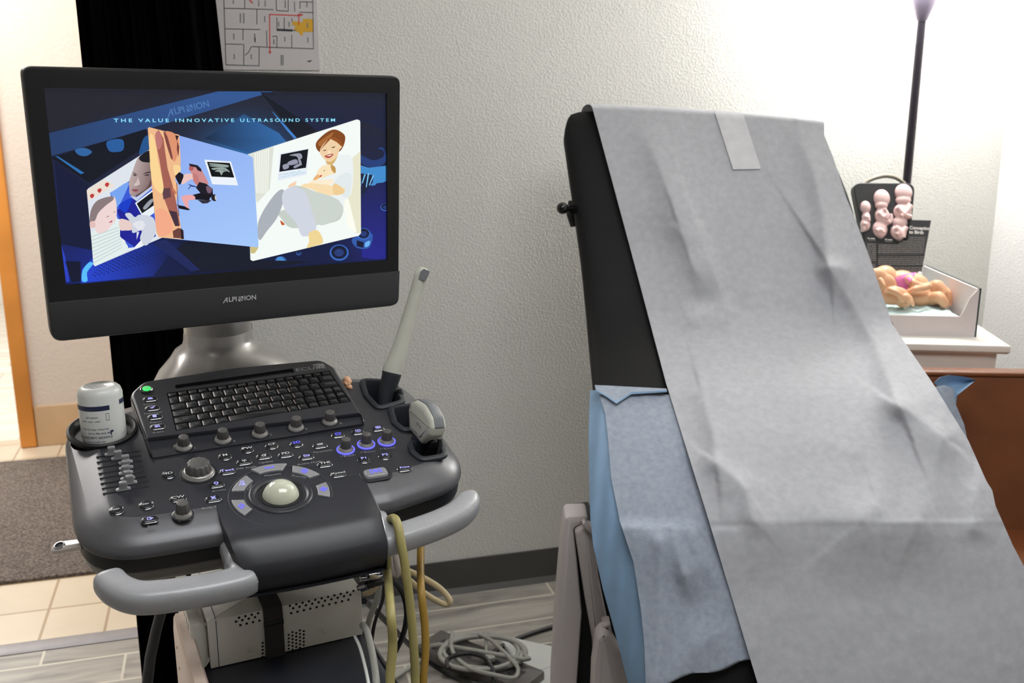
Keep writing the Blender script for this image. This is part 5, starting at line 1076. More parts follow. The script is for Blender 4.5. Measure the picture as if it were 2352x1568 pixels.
# small knob on the left of the backrest
b = MB(); k0, k1 = at(1292, 478, 2.27), at(1320, 481, 2.30); b.sphere(k0, .0135, n=20, k=14); b.tube([k0, lerp(k0, k1, .5), lerp(k0, k1, .52), k1], [.006, .006, .010, .010], n=12)
obj('adjustment_knob', b, mat('glossy_black', (14, 14, 15), .2), ch, smooth=60)
b = MB(); b.tube([at(1315, 462, 2.34), at(1313, 490, 2.34), at(1318, 520, 2.34)], [.010, .013, .008], n=12); obj('hinge_bracket', b, M_gap, ch, smooth=60)
# white plastic base at the left
def panel_px(name, pts, zc, th, m, bev=.006, rr=8, parent=ch, **k):
    f = Frame(at(1350, 1400, zc), RT, Vector((0, 0, 1))); P = [f.px(x, y) for x, y in pts]
    if sum(P[i - 1][0] * P[i][1] - P[i][0] * P[i - 1][1] for i in range(len(P))) < 0: P = P[::-1]
    b = MB(); b.prism(f, rpoly(P, rr * zc / FPX, 4), -th, 0, 0, bev); return obj(name, b, m, parent, smooth=40, **k)
panel_px('base_cover', [(1298, 1186), (1348, 1184), (1352, 1197), (1318, 1215), (1326, 1290), (1337, 1410), (1326, 1570), (1318, 1800), (1262, 1800), (1267, 1568), (1275, 1420), (1290, 1245)], 2.0, .07, M_wht, .008, 12)
panel_px('gap_shade_block', [(1312, 1200), (1360, 1195), (1420, 1400), (1470, 1800), (1315, 1800), (1330, 1420)], 2.06, .10, M_gap, .004, 4)  # dark block filling the gap between covers, shade put into its colour
panel_px('base_cover', [(1320, 1222), (1340, 1211), (1362, 1215), (1376, 1330), (1400, 1450), (1420, 1800), (1364, 1800), (1366, 1550), (1362, 1480), (1344, 1380)], 1.985, .05, M_wht, .01, 12)
panel_px('link_bar', [(1337, 1204), (1343, 1199), (1362, 1220), (1358, 1228)], 1.97, .02, M_wht, .002, 3)
panel_px('foot_cover', [(1372, 1470), (1385, 1455), (1400, 1462), (1440, 1530), (1465, 1800), (1352, 1800), (1362, 1540)], 1.90, .06, M_wht, .012, 14)
panel_px('foot_cover', [(1384, 1438), (1402, 1433), (1416, 1510), (1420, 1540), (1388, 1460)], 1.93, .04, M_wht, .006, 5)
b = MB(); pf_ = Frame(Vector((at(1800, 1200, 1.95).x, at(1800, 1200, 1.95).y, 0)), RT, Vector((0, 0, 1)).cross(RT)); b.slab(pf_, rpoly([(-.28, -.12), (.25, -.12), (.25, .45), (-.28, .45)], .06, 5), [(.0, 0), (0, .12), (.03, .15), (.10, .17), (.10, .32), (.08, .34)]); obj('pedestal', b, M_wht, ch, smooth=40)
# --- sheets: grids between two edges with creases
def sheet(y0, y1, ny, nx, lx, rx, off, disp, tilt=None, blur=3):
    X = np.zeros((ny + 1, nx + 1)); Y = X.copy(); Dp = X.copy()
    for i in range(ny + 1):
        y = lerp(y0, y1, i / ny); xl, xr = lx(y), rx(y)
        for j in range(nx + 1):
            s = j / nx; x = lerp(xl, xr, s); yy = y + (tilt(s, y) if tilt else 0)
            X[i, j] = x; Y[i, j] = yy; Dp[i, j] = disp(x, yy, s)
    for _ in range(blur):
        E_ = np.pad(Dp, 1, mode='edge'); Dp = (E_[:-2, 1:-1] + E_[2:, 1:-1] + E_[1:-1, :-2] + E_[1:-1, 2:] + 2 * E_[1:-1, 1:-1]) / 6
    return [[at(X[i, j], Y[i, j], sdep(Y[i, j]) + off - Dp[i, j]) for j in range(nx + 1)] for i in range(ny + 1)]
def solid(rows, th=.0012):
    n = len(rows[0]); b = MB(); b.grid(rows); m = len(rows); b.grid([[q + FW * th for q in r] for r in rows][::-1])
    e1 = [r[0] for r in rows]; e2 = [r[-1] for r in rows]
    for E_ in (e1, e2, rows[0], rows[-1]): b.grid([E_, [q + FW * th for q in E_]])
    return b
def segd(x, y, a, c):
    vx, vy = c[0] - a[0], c[1] - a[1]; t = max(0, min(1, ((x - a[0]) * vx + (y - a[1]) * vy) / (vx * vx + vy * vy + 1e-9)))
    px_, py_ = a[0] + vx * t, a[1] + vy * t; sgn = 1 if (vx * (y - a[1]) - vy * (x - a[0])) > 0 else -1
    return math.hypot(x - px_, y - py_), t, sgn
def crease(x, y, pts, hs, wl, wr):                               # ridge along a polyline, different width on each side
    best = 1e9; res = 0
    for i in range(len(pts) - 1):
        d, t, sg = segd(x, y, pts[i], pts[i + 1])
        if d < best: best = d; w = 1.35 * (wl if sg > 0 else wr); h = lerp(hs[i], hs[i + 1], t); res = h * (.45 * math.exp(-(d / w)) + .55 * math.exp(-(d / (1.3 * w)) ** 2))
    return res
CR = [([(1462, 268), (1500, 350), (1535, 440), (1560, 525)], [0, .006, .008, .007], 16, 40), ([(1605, 520), (1640, 620), (1665, 700), (1678, 768)], [.004, .010, .010, 0], 60, 9), ([(1560, 525), (1590, 610), (1645, 700)], [.006, .008, -.002], 12, 46),
      ([(1640, 700), (1600, 690), (1560, 660)], [-.008, -.006, 0], 26, 14), ([(1642, 703), (1590, 735), (1560, 765)], [.005, .005, 0], 12, 18),
      ([(1835, 300), (1870, 400), (1892, 500), (1903, 612)], [.003, .008, .010, .012], 14, 55), ([(1903, 612), (1960, 700), (2010, 790), (2063, 930)], [.012, .010, .009, .012], 14, 70), ([(1903, 612), (1935, 616), (1965, 640)], [.007, .004, 0], 16, 10),
      ([(2063, 930), (2110, 960), (2166, 1004)], [.012, .008, .008], 30, 12), ([(2166, 1004), (2150, 1070), (2108, 1198)], [.008, .006, .006], 60, 30), ([(2063, 930), (2095, 925), (2150, 920)], [.008, .004, 0], 16, 20), ([(1903, 640), (1945, 710), (1990, 820)], [-.003, -.005, 0], 60, 50),
      ([(1612, 905), (1640, 1000), (1645, 1062)], [.007, .009, .009], 14, 50), ([(1645, 1062), (1700, 1105), (1715, 1125)], [.008, .006, .003], 30, 12), ([(1715, 1125), (1725, 1180), (1745, 1207)], [.006, .006, .004], 14, 24),
      ([(1740, 1207), (1800, 1203), (1860, 1190), (1980, 1192)], [.008, .007, .006, .008], 60, 40), ([(1980, 1190), (2018, 1158), (2050, 1200), (2108, 1198)], [.006, .002, .006, .009], 60, 36), ([(2018, 1160), (2050, 1240)], [.004, 0], 20, 40), ([(2240, 1130), (2235, 1210), (2290, 1240)], [.004, .006, 0], 14, 40),
      ([(1850, 1000), (1950, 1040), (2030, 1020)], [0, .003, 0], 40, 40), ([(1760, 900), (1850, 860), (1960, 850)], [0, .003, 0], 50, 50), ([(1560, 300), (1700, 330), (1830, 300)], [0, -.002, 0], 60, 60), ([(1490, 460), (1500, 560), (1540, 650)], [0, -.004, -.003], 50, 30)]
def pdisp(x, y, s):
    h = sum(crease(x, y, *c) for c in CR) * 2.5
    v = Vector((x / 90, y / 90, 0)); h += .0016 * noise.noise(v) + .0007 * noise.noise(v * 3.1)
    h += .003 * sin((s) * 7 + y / 160) * (1 if y > 500 else .3)
    if y > 1205: h -= .010 * math.exp(-((y - 1330) / 110) ** 2) * (1 - .3 * s)
    return h + .0035
def paper_mat(name, c1, c2, bump):
    m = mat(name, c1, .75, vs=70, rgb2=c2, bump=bump, bs=120, bdist=.0015, spec=.2); return m
M_paper = paper_mat('crepe_exam_paper', (174, 175, 180), (184, 185, 190), .22)
ptilt = lambda s, y: 34 * (s ** 1.5) * max(0, 1 - (y - 245) / 260)
rows = sheet(249, 1800, 360, 170, PLx, lambda y: PRx(max(y, 280)), -.004, pdisp, ptilt)
# over the top and down behind
r0 = rows[0]; top = []
for k, (dz, dh) in enumerate([(.125, -.10), (.122, -.04), (.112, -.012), (.09, .002), (.06, .008), (.03, .009), (.012, .006)]):
    top.append([q + Vector((sin(YAW), cos(YAW), 0)) * dz + Vector((0, 0, dh)) - RT * (.018 * dz / .1 * (1 - j / 170)) for j, q in enumerate(r0)])
b = solid(top + rows)
pap = obj('exam_paper', b, M_paper, smooth=60, recalc=False, label='long white exam paper sheet draped down the chair back and seat', cat='paper sheet')
tp = [(1640, 252), (1706, 258), (1748, 388), (1684, 389)]
rows2 = []
for i in range(15):
    t = i / 14; rows2.append([])
    for j in range(7):
        s = j / 6; x = lerp(lerp(tp[0][0], tp[3][0], t), lerp(tp[1][0], tp[2][0], t), s); y = lerp(lerp(tp[0][1], tp[3][1], t), lerp(tp[1][1], tp[2][1], t), s)
        y2 = max(y, 266); rows2[-1].append(at(x, y + (14 if t < .01 else 0) * 0, sdep(y2) - .004 - pdisp(x, y2, .6) - .0035 + (.012 if i == 0 else 0)))
obj('paper_strip', solid(rows2, .0008), mat('strip_paper', (206, 206, 209), .7, vs=40), smooth=60, recalc=False, label='short rectangular white paper strip taped at the top of the exam paper', cat='paper strip')
# --- blue underpad
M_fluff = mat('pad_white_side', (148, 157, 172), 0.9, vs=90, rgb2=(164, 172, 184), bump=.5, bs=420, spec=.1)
M_pblue = mat('pad_blue_backing', (136, 168, 200), 0.55, vs=30, var=.04)
F1x = lambda y: interp([905, 950, 1000, 1100, 1198, 1290, 1400, 1480, 1568, 1640], [1376, 1390, 1396, 1404, 1424, 1455, 1472, 1480, 1483, 1484], y)
P0x = lambda y: interp([892, 950, 1000, 1100, 1190, 1250, 1350, 1450, 1568, 1640], [1356, 1353, 1352, 1353, 1356, 1362, 1384, 1412, 1442, 1460], y)
def ddisp(x, y, s):
    h = .002 * noise.noise(Vector((x / 40, y / 160, 3))) + .0006 * noise.noise(Vector((x / 8, y / 30, 1)))
    if y < 1190: h += .0015 * sin(x / 9) * math.exp(-((y - 950) / 90) ** 2)
    h += crease(x, y, [(1440, 1203), (1500, 1210), (1560, 1205), (1630, 1192)], [.010, .010, .009, .008], 50, 8)
    if y > 1205:
        for c in (([(1500, 1240), (1515, 1300), (1518, 1400), (1505, 1568)], [.006, .010, .010, .010], 30, 16), ([(1545, 1235), (1570, 1320), (1590, 1390)], [.008, .012, 0], 12, 26), ([(1600, 1225), (1630, 1300), (1660, 1360)], [.006, .008, .004], 10, 30), ([(1540, 1568), (1600, 1480), (1680, 1440)], [.004, .006, .004], 40, 20), ([(1515, 1245), (1528, 1300)], [.006, 0], 8, 8)):
            h += crease(x, y, *c)
    return h
dd2 = lambda x, y, s: ddisp(x, y, s) * (1 + .9 * (y > 1205)) * (1 - min(1, max(0, (s - .62) / .2))) - .004 * min(1, max(0, (s - .62) / .2))
rows = sheet(906, 1600, 150, 60, F1x, lambda y: PLx(y) + 40, -.001, dd2, None, 3)
# lower hem rises to the right
for i, r in enumerate(rows):
    for j, q in enumerate(r):
        y = lerp(906, 1600, i / 150); s = j / 60; hem = lerp(1585, 1508, s ** .8) + 5 * sin(s * 14)
        if y > hem:
            x = lerp(F1x(y), PLx(y) + 40, s); r[j] = at(x, hem, sdep(hem) - .001 - dd2(x, hem, s) + min(.03, (y - hem) * .0008))
pad = empty('underpad', at(1500, 1500, 1.75), 'blue backed white absorbent pad spread over the chair seat under the exam paper', 'pad')
obj('absorbent_sheet', solid(rows, .002), M_fluff, pad, smooth=60, recalc=False)
rows = []
for i in range(61):
    t = i / 60; y = lerp(896, 1640, t); row = []
    for j in range(13):
        s = j / 12; x = lerp(P0x(y), F1x(y) + 6, s); row.append(at(x, y, sdep(y) + .004 + .05 * (1 - s) ** 1.3 + .002 * sin(x / 6 + y / 70)))
    rows.append(row)
obj('backing_side', solid(rows, .0015), M_pblue, pad, smooth=60, recalc=False, label='light blue plastic backing folded down the side')
b = MB(); zz = lambda x, y, k=0: at(x, y, sdep(max(y, 905)) - .012 + k)
rows = []
for (xa, ya), (xb, yb) in zip([(1366, 884), (1395, 885), (1430, 887), (1470, 889), (1530, 892)], [(1368, 893), (1392, 906), (1416, 922), (1450, 900), (1532, 896)]):
    rows.append([lerp(zz(xa, ya, .02), zz(xb, yb), k / 4) for k in range(5)])
obj('folded_corner', solid(rows, .0012), M_fluff, pad, smooth=60, recalc=False)
rows = []
for (xa, ya), (xb, yb) in zip([(1368, 893), (1392, 906), (1416, 922), (1450, 900), (1532, 896)], [(1369, 897), (1392, 910), (1416, 927), (1450, 905), (1532, 900)]): rows.append([zz(xa, ya, -.001), zz(xb, yb, -.001)])
obj('folded_edge', solid(rows, .0012), M_pblue, pad, smooth=60, recalc=False)
rows = []
for a_, c_ in [((2146, 878), (2188, 930)), ((2160, 866), (2196, 932)), ((2180, 861), (2198, 908)), ((2210, 864), (2206, 902)), ((2241, 872), (2236, 877))]:
    rows.append([at(lerp(a_[0], c_[0], k / 4), lerp(a_[1], c_[1], k / 4), 2.06 + .02 * sin(k)) for k in range(5)])
obj('folded_corner', solid(rows, .0015), M_pblue, pad, smooth=60, recalc=False)
rows = []
for (xa, ya), (xb, yb) in zip([(2150, 888), (2170, 884), (2190, 892), (2196, 930), (2215, 975), (2226, 1030)], [(2050, 925), (2066, 950), (2080, 975), (2096, 995), (2110, 1020), (2125, 1050)]): rows.append([at(lerp(xa, xb, k / 3), lerp(ya, yb, k / 3), 2.03 - .012 * k + .006) for k in range(4)])
obj('pad_edge', solid(rows, .0015), M_fluff, pad, smooth=60, recalc=False)
# ================================================================== sofa
M_lea = mat('tan_leather', (112, 62, 30), 0.45, vs=12, var=.14, bump=.3, bs=300, spec=.4)
sz = 2.18; s_ = onz(2120, 851, 0); tL = at(2120, 853, sz); tR = at(2352, 861, sz - .01)
sx_ax = (Vector((tR.x, tR.y, 0)) - Vector((tL.x, tL.y, 0))).normalized(); sy_ax = Vector((-sx_ax.y, sx_ax.x, 0))
SFm = Frame(Vector((tL.x, tL.y, 0)), sx_ax, sy_ax); hs = tL.z
so = empty('sofa', SFm.p(.2, 0, 0), 'tan brown leather sofa partly hidden behind the right side of the exam chair', 'sofa')
bk = Frame(SFm.p(0, 0, 0), sy_ax, Vector((0, 0, 1)))
b = MB(); b.slab(bk, rpoly([(-.10, .38), (.0, hs - .012), (.012, hs), (.08, hs - .01), (.10, hs - .05), (.10, .1), (-.02, .1)], [.02, .02, .02, .03, .03, .02, .02], 4), [(0, -.01), (0, .42)])
bc = obj('backrest', b, M_lea, so, smooth=40)
b = MB(); b.tube([SFm.p(-.01, .004, hs - .006), SFm.p(.42, .004, hs - .006)], .006, n=8); obj('piping', b, M_lea, bc, smooth=60)
b = MB(); b.slab(SFm, rpoly([(.06, -.62), (.42, -.62), (.42, -.02), (.06, -.02)], .05, 4), [(.02, .30), (0, .32), (0, .44), (.015, .47), (.04, .485)]); obj('seat_cushion', b, M_lea, so, smooth=40)
b = MB(); b.box(SFm, .06, .42, -.58, .09, .06, .30, 0, .01); obj('sofa_base', b, M_lea, so, smooth=40)
# ================================================================== side table with box, models and display case
tz = .83; T1 = onz(2325, 794, tz); T0 = onz(2085, 788, tz); tx = (T1 - T0).normalized(); ty = Vector((-tx.y, tx.x, 0)); TF = Frame(T1, tx, ty)
bk_ = TF.px(2245, 748); TD = .50
M_tab = mat('white_table_paint', (226, 222, 214), 0.35, vs=20, var=.02)
TL_ = .42; tb = empty('side_table', TF.p(-TL_ / 2, TD / 2, 0) - Vector((0, 0, tz)), 'white wooden side table behind the brown sofa near the room corner', 'side table')
b = MB(); b.box(TF, -TL_, 0, 0, TD, -.022, 0, 0, .006); obj('table_top', b, M_tab, tb, smooth=40)
b = MB()
for q in ((-TL_ + .02, -.04, .018, .03), (-TL_ + .02, -.04, TD - .03, TD - .018)): b.box(TF, q[0], q[1], q[2], q[3], -.088, -.022)
for q in ((-TL_ + .02, -TL_ + .032, .03, TD - .03), (-.045, -.033, .03, TD - .03)): b.box(TF, q[0], q[1], q[2], q[3], -.088, -.022)
obj('apron', b, M_tab, tb, smooth=30)
for u, v in ((-.055, .02), (-.055, TD - .05), (-TL_ + .02, .02), (-TL_ + .02, TD - .05)):
    b = MB(); b.loft([[TF.p(u + k + a * (.03 - 2 * k), v + k + c * (.03 - 2 * k), w) for a, c in ((0, 0), (1, 0), (1, 1), (0, 1))] for w, k in ((-.022, 0), (-tz, .006))]); obj('leg', b, M_tab, tb, smooth=20)
# cardboard tray
B1 = onz(2238, 774, tz); BF_ = Frame(Vector((B1.x, B1.y, tz)), tx, ty); BL = .38
M_card = mat('white_cardboard', (222, 212, 210), 0.6, vs=40, var=.02); M_kraft = mat('dark_green_print_edge', (40, 58, 52), .6)
bxo = empty('display_tray', BF_.p(-BL / 2, .2, 0), 'open white cardboard tray holding the fetal models on the side table', 'box')
hF = BF_.p(0, 0, 0); f0 = Frame(BF_.p(0, 0, 0), tx, Vector((0, 0, 1)))
hfront = f0.px(2215, 727)[1]; hend = f0.px(2262, 662)[1]; efp = Frame(BF_.p(0, 0, 0), ty, Vector((0, 0, 1))); BD, hback = efp.px(2127, 609)
print('BD', BD, hback, hend)
uE = BF_.px(2263, 776)[0]
b = MB(); t = .004
b.prism(Frame(BF_.p(0, t, 0), tx, Vector((0, 0, 1))), [(-BL, 0), (0, 0), (0, hend * .96), (-.004, hend * .97), (-.020, hend * .80), (-.030, hfront + .018), (-.038, hfront), (-BL, hfront)], 0, t); obj('front_panel', b, M_card, bxo, smooth=0)
b = MB(); ef = Frame(BF_.p(0, 0, 0), ty, Vector((0, 0, 1))); b.prism(ef, [(0, 0), (BD, 0), (BD, hback), (.0, hend)], -.0, .004); obj('end_panel', b, [M_kraft], bxo, smooth=0, label='dark green outer face of the end panel')
b = MB(); b.prism(ef, [(t, 0), (BD, 0), (BD, hback - .002), (t, hend - .002)], -.006, -.0005); obj('end_lining', b, M_card, bxo, smooth=0)
b = MB(); b.prism(Frame(BF_.p(0, BD, 0), tx, Vector((0, 0, 1))), [(-BL, 0), (-.006, 0), (-.006, .05), (-BL, .05)], 0, t); obj('back_panel', b, M_card, bxo, smooth=0)
b = MB(); b.box(BF_, -BL, -.006, t, BD - t, .001, .005); obj('tray_bottom', b, M_card, bxo, smooth=0)
# cloth
rows = []; zcl = hfront - .010
for i in range(31):
    rows.append([])
    for j in range(51):
        u = lerp(-BL + .01, -.028, j / 50); v = lerp(.008, BD - .012, i / 30)
        rows[-1].append(BF_.p(u, v, zcl + .008 * noise.noise(Vector((u * 22, v * 20, 0))) + .004 * noise.noise(Vector((u * 60, v * 40, 4))) - (.004 if i == 0 else 0)))
b = MB(); b.grid(rows); b.grid([[q - Vector((0, 0, .02)) for q in r] for r in rows][::-1])
for E_ in ([r[0] for r in rows], [r[-1] for r in rows], rows[0], rows[-1]): b.grid([E_, [q - Vector((0, 0, .02)) for q in E_]])
obj('tray_cloth', b, mat('pale_aqua_cloth', (196, 222, 222), .85, vs=60, bump=.4, bs=500), smooth=60, recalc=False, label='pale aqua cloth lining the white cardboard tray under the fetal models', cat='cloth')
# dolls: lying fetus models; pixel traced joints at their own depth
dz0 = (BF_.p(-.12, .17, .05) - CAM).dot(FW)
def D_(x, y, dz=0): return at(x, y, dz0 + dz)
def limb(b, pts, r): r = (r[0] * .74, r[1] * .74); b.tube(spl([D_(*p) for p in pts], 4), [lerp(r[0], r[1], i / (4 * (len(pts) - 1))) for i in range(4 * (len(pts) - 1) + 1)], n=12); b.sphere(D_(*pts[0]), r[0], n=12, k=8); b.sphere(D_(*pts[-1]), r[1] * 1.05, n=12, k=8)
def blob(b, x, y, dz, rx, ry, rz): rx, ry, rz, dz = rx * .76, ry * .8, rz * .68, dz * .8; b.sphere(D_(x, y, dz), rx, ry, rz, fr=Frame((0, 0, 0), RT, Vector((0, 0, 1))), n=20, k=14)
Z2 = lambda x, y: (1900 + x / 3.268, 380 + y / 3.268)
def z2(x, y, dz=0): return (*Z2(x, y), dz)
b = MB()
blob(b, *Z2(640, 900), .03, .055, .042, .05); blob(b, *Z2(700, 980), .0, .050, .034, .045); blob(b, *Z2(560, 880), .04, .05, .042, .05)
blob(b, *Z2(815, 960), .0, .036, .042, .045); blob(b, *Z2(430, 850), .045, .045, .045, .045)
limb(b, [z2(790, 920, -.01), z2(830, 900, -.02), z2(880, 960, -.03)], (.024, .017)); limb(b, [z2(880, 960, -.03), z2(905, 1000, -.03), z2(915, 1035, -.025)], (.015, .010))
limb(b, [z2(790, 1000, -.02), z2(840, 990, -.045), z2(880, 1035, -.05)], (.024, .016)); limb(b, [z2(895, 940, 0), z2(912, 965, -.01), z2(930, 1030, -.01)], (.013, .009))
limb(b, [z2(615, 850, -.02), z2(650, 885, -.045), z2(700, 900, -.045), z2(760, 905, -.04)], (.016, .010)); limb(b, [z2(600, 960, -.04), z2(660, 930, -.055), z2(740, 915, -.05), z2(765, 905, -.05)], (.013, .010))
for k in range(4): limb(b, [z2(760 + 3 * k, 900 + 5 * k, -.05), z2(785, 896 + 6 * k, -.052)], (.0045, .0035))
for k in range(5): limb(b, [z2(905 + 6 * k, 1035 + 2 * k, -.03), z2(903 + 7 * k, 1052, -.033)], (.004, .003))
big = fuse('fetal_doll', b, M_doll, vox=.0022, it=5, label='large peach fetal doll lying in the tray with a pink band round its middle', cat='doll')
rows = []; bpy.context.view_layer.update(); last = None
def onbody(x, y, lift):
    o = big.location; d = ray(x, y).normalized(); h = big.ray_cast(CAM - o, d)
    return (h[1] + o - d * lift) if h[0] else None
for i in range(19):                                               # wide knitted band over the torso
    t = i / 18; row = []
    for j in range(15):
        s = j / 14; x = lerp(lerp(486, 672, s), lerp(556, 590, s), t ** .8); y = lerp(lerp(852, 800, s) - 10 * sin(PI * s), lerp(936, 952, s), t)
        p = onbody(*Z2(x, y), .003 + .001 * sin(s * 20)); last = p or (D_(*z2(x, y, 0)) if last is None else at(*Z2(x, y), (last - CAM).dot(FW))); row.append(last)
    rows.append(row)
for _ in range(3):
    R2 = [[q.copy() for q in r] for r in rows]
    for i in range(1, 18):
        for j in range(1, 14): rows[i][j] = (R2[i][j] * 2 + R2[i - 1][j] + R2[i + 1][j] + R2[i][j - 1] + R2[i][j + 1]) / 6
b = MB(); b.grid(rows); b.grid([[q + FW * .004 for q in r] for r in rows][::-1])
obj('pink_band', b, mat('pink_knit', (214, 120, 176), .85, vs=60, bump=.4, bs=400), big, smooth=60, recalc=False, label='bright pink fabric band')
b = MB(); blob(b, *Z2(500, 975), -.065, .05, .030, .03); blob(b, *Z2(420, 900), -.05, .045, .04, .03); blob(b, *Z2(575, 1010), -.075, .030, .024, .026); blob(b, *Z2(370, 860), -.05, .04, .04, .03)
limb(b, [z2(470, 935, -.085), z2(520, 955, -.095), z2(560, 985, -.095)], (.012, .009)); limb(b, [z2(560, 1000, -.09), z2(600, 985, -.095), z2(610, 1020, -.10)], (.014, .010)); limb(b, [z2(605, 990, -.09), z2(630, 1020, -.095), z2(645, 1048, -.09)], (.009, .006))
limb(b, [z2(400, 860, -.085), z2(420, 900, -.095), z2(400, 925, -.09)], (.010, .007))
fuse('fetal_doll', b, M_doll, vox=.002, it=5, label='smaller peach fetal doll curled at the front left of the tray', cat='doll')
b = MB(); blob(b, *Z2(690, 850), .03, .010, .026, .02); fuse('white_wrap', b, M_white, vox=.003, it=4, label='small white cloth fold behind the pink banded fetal doll', cat='cloth')
# handled display case with three relief models, and the printed board
zb = 2.72
M_case = mat('case_black', (30, 31, 33), .5, vs=60); M_board = mat('board_black', (38, 38, 39), .55)
def planepx(zc): return Frame(at(2050, 560, zc), RT, UP * .96 + FW * .12)
CFr = planepx(zb)
case = empty('display_case', CFr.p(0, -.1, 0), 'black display case with a grey handle showing three pink fetal models of growing size', 'display case')
c4 = [Z2(190, 128), Z2(662, 132), Z2(630, 500), Z2(600, 820), Z2(330, 820)]; P = [CFr.px(x, y) for x, y in c4][::-1]
cside = MB(); cside.slab(CFr, rpoly(P, [.0, .0, .0, .022, .022], 6), [(.002, -.03), (0, -.028), (0, -.002), (.002, 0)], 0); cs = obj('case_body', cside, M_case, case, smooth=40)
b = MB(); HP = [CFr.px(*Z2(x, y)) for x, y in [(285, 128), (340, 95), (420, 70), (480, 68), (540, 85), (600, 128)]]; b.tube(spl([CFr.p(u, v, -.015) for u, v in HP], 5), .0055, n=10); obj('handle', b, mat('taupe_handle', (132, 124, 112), .5), case, smooth=60)
M_relief = mat('pale_pink_relief', (222, 190, 188), .5, vs=30)
def relief(parts, arms):
    b = MB()
    for x, y, rx, ry in parts: u, v = CFr.px(*Z2(x, y)); b.sphere(CFr.p(u, v, .0), rx * 1.08 * zb / FPX / 3.268, ry * 1.12 * zb / FPX / 3.268, .013, fr=CFr, n=18, k=12)
    for pts, r in arms: b.tube(spl([CFr.p(*CFr.px(*Z2(x, y)), .011) for x, y in pts], 4), r, n=8)
    return fuse('fetal_relief', b, M_relief, case, vox=.0014, it=4)
relief([(286, 315, 37, 46), (290, 390, 30, 40), (285, 445, 34, 45), (268, 480, 14, 18)], [([(270, 390), (300, 400), (305, 425)], .004), ([(262, 440), (290, 450)], .004)])
relief([(409, 248, 58, 64), (405, 300, 45, 32), (412, 380, 52, 62), (395, 480, 52, 60), (400, 525, 24, 24), (440, 400, 30, 50)], [([(375, 360), (410, 395), (440, 370)], .0055), ([(465, 370), (470, 410), (455, 440)], .005), ([(420, 330), (440, 380), (430, 410)], .005), ([(360, 500), (390, 490), (415, 515)], .006)])
relief([(572, 205, 62, 62), (570, 262, 55, 35), (565, 350, 64, 62), (545, 430, 52, 45), (535, 500, 58, 55), (540, 545, 26, 22), (605, 320, 24, 40)], [([(515, 320), (560, 370), (620, 395)], .0065), ([(620, 305), (590, 350), (540, 390)], .0065), ([(500, 470), (530, 500), (510, 530)], .007), ([(585, 470), (560, 510), (560, 550)], .007)])
BFr = planepx(zb - .02)
bp = MB(); c4 = [Z2(190, 560), Z2(520, 600), Z2(560, 575), Z2(600, 560), Z2(632, 408), Z2(780, 412), Z2(745, 600), Z2(704, 822), Z2(350, 822), Z2(250, 600)]
P = [BFr.px(x, y) for x, y in c4][::-1]; bp.slab(BFr, P, [(0, -.004), (0, 0)], 0)
brd = empty('printed_board', BFr.p(.02, -.08, -.003), 'black printed board titled Conception to Birth leaning in front of the display case', 'board')
obj('board_panel', bp, M_board, brd, smooth=0)
M_wp = mat('white_lettering', (222, 218, 214), .6); M_gp = mat('grey_lettering', (168, 164, 162), .6)
b = MB()
def bt(x0, y0, x1, y1, t, sz, m):
    a = BFr.px(*Z2(x0, y0)); c = BFr.px(*Z2(x1, y1)); vs, fs = text_geo(t, 'LEFT', .03 if m == 0 else 0, 0, 1); wd = max(v[0] for v in vs); L = math.hypot(c[0] - a[0], c[1] - a[1])
    b.text(BFr.sub(a[0], a[1], 0, math.atan2(c[1] - a[1], c[0] - a[0])), t, sz, m, align='LEFT', w=.0005, sx=L / wd / sz, bold=.03 if m == 0 else 0)
bt(617, 467, 773, 474, 'Conception', .0125, 0); bt(614, 499, 722, 504, 'to Birth', .0125, 0)
random.seed(4)
words = 'the heart begins to beat and the small limbs grow day by day while tiny hands form'.split()
def para(xl, xr, y, dy=0):
    t = ' '.join(random.choice(words) for _ in range(max(2, int((xr - xl) / 26)))); bt(xl, y, xr, y + dy, t, .0042, 1)
for k in range(9): para(300, 366, 590 + 15 * k)
for k in range(5): para(330, 360, 745 + 15 * k)
for k, xl in enumerate([600, 590, 545, 520, 385, 385, 382, 382, 380]): para(xl + 20 if k < 4 else xl, 735 - k * 1.5, 540 + 14 * k)
for k in range(5): para(378, 722 - k, 684 + 14 * k)
for k in range(4): para(376, 712 - 2 * k, 764 + 14 * k)
bt(302, 546, 358, 548, '20 weeks', .0045, 0); bt(432, 555, 490, 557, '28 weeks', .0045, 0); bt(312, 558, 362, 560, 'actual size', .004, 1); bt(436, 568, 490, 570, 'actual size', .004, 1)
obj('board_lettering', b, [M_wp, M_gp], brd, smooth=0, recalc=False)
b = MB()
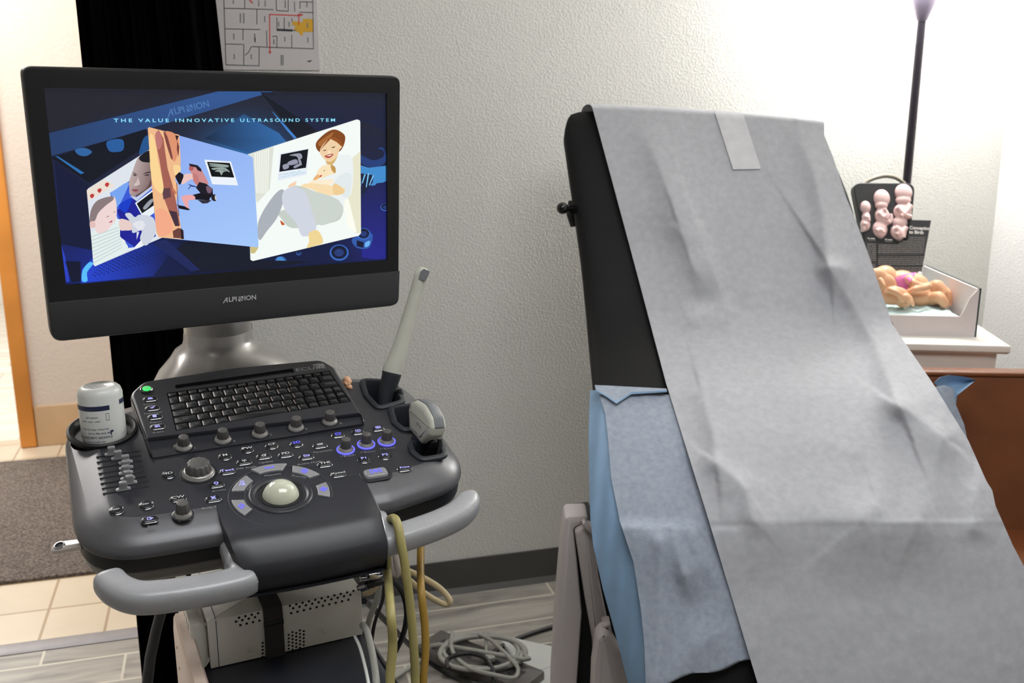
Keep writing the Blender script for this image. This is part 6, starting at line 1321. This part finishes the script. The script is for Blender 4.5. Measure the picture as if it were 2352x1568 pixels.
for (x0, y0, x1, y1) in [(378, 590, 380, 815), (378, 674, 735, 670), (375, 756, 720, 748)]:
    a = BFr.px(*Z2(x0, y0)); c = BFr.px(*Z2(x1, y1)); b.tube([BFr.p(*a, .0004), BFr.p(*c, .0004)], .0012, n=4)
obj('divider_lines', b, M_void, brd, smooth=0)
# ================================================================== floor lamp in the corner
lz = 2.775; La, Lb = at(2083.5, 413, lz), at(2117, 49, lz); lx, ly = (La.x + Lb.x) / 2, (La.y + Lb.y) / 2
M_lamp = mat('lamp_black', (52, 48, 56), .35, 0.3)
lp = empty('floor_lamp', (lx, ly, 0), 'black uplight floor lamp standing behind the side table near the corner', 'floor lamp')
LFm = Frame((lx, ly, 0), (1, 0, 0), (0, 1, 0))
b = MB(); b.lathe(LFm, [(.001, .0), (.085, .0), (.085, .012), (.08, .02), (.02, .03), (.012, .05), (.012, .06)], 0, 32); obj('lamp_base', b, M_lamp, lp, smooth=40)
zt = Lb.z
b = MB(); b.tube([(lx, ly, .05), (lx, ly, zt)], .0118, n=16); obj('pole', b, M_lamp, lp, smooth=60)
b = MB(); b.lathe(LFm, [(.0118, zt - .004), (.0145, zt), (.017, zt + .006), (.032, zt + .045), (.037, zt + .058), (.034, zt + .058), (.012, zt + .02)], 0, 32); obj('lamp_cup', b, mat('lamp_cup_grey', (120, 112, 128), .35, .3), lp, smooth=50)
def glow_mat():
    m = mat('frosted_glowing_shade', (240, 238, 230), .5, emit=(255, 253, 250), es=LAMP_ES); return m
LAMP_ES = 66.0
b = MB(); b.lathe(LFm, [(.034, zt + .056), (.075, zt + .082), (.115, zt + .13), (.14, zt + .19), (.136, zt + .19), (.11, zt + .135), (.07, zt + .09), (.02, zt + .064)], 0, 40); sh = obj('lamp_shade', b, glow_mat(), lp, smooth=60)
l = bpy.data.lights.new('lamp_bulb', 'POINT'); l.energy = 12; l.color = (1.0, 1.0, .99); l.shadow_soft_size = .05
o = bpy.data.objects.new('lamp_bulb', l); COL.objects.link(o); o.location = (lx, ly, zt + .22)
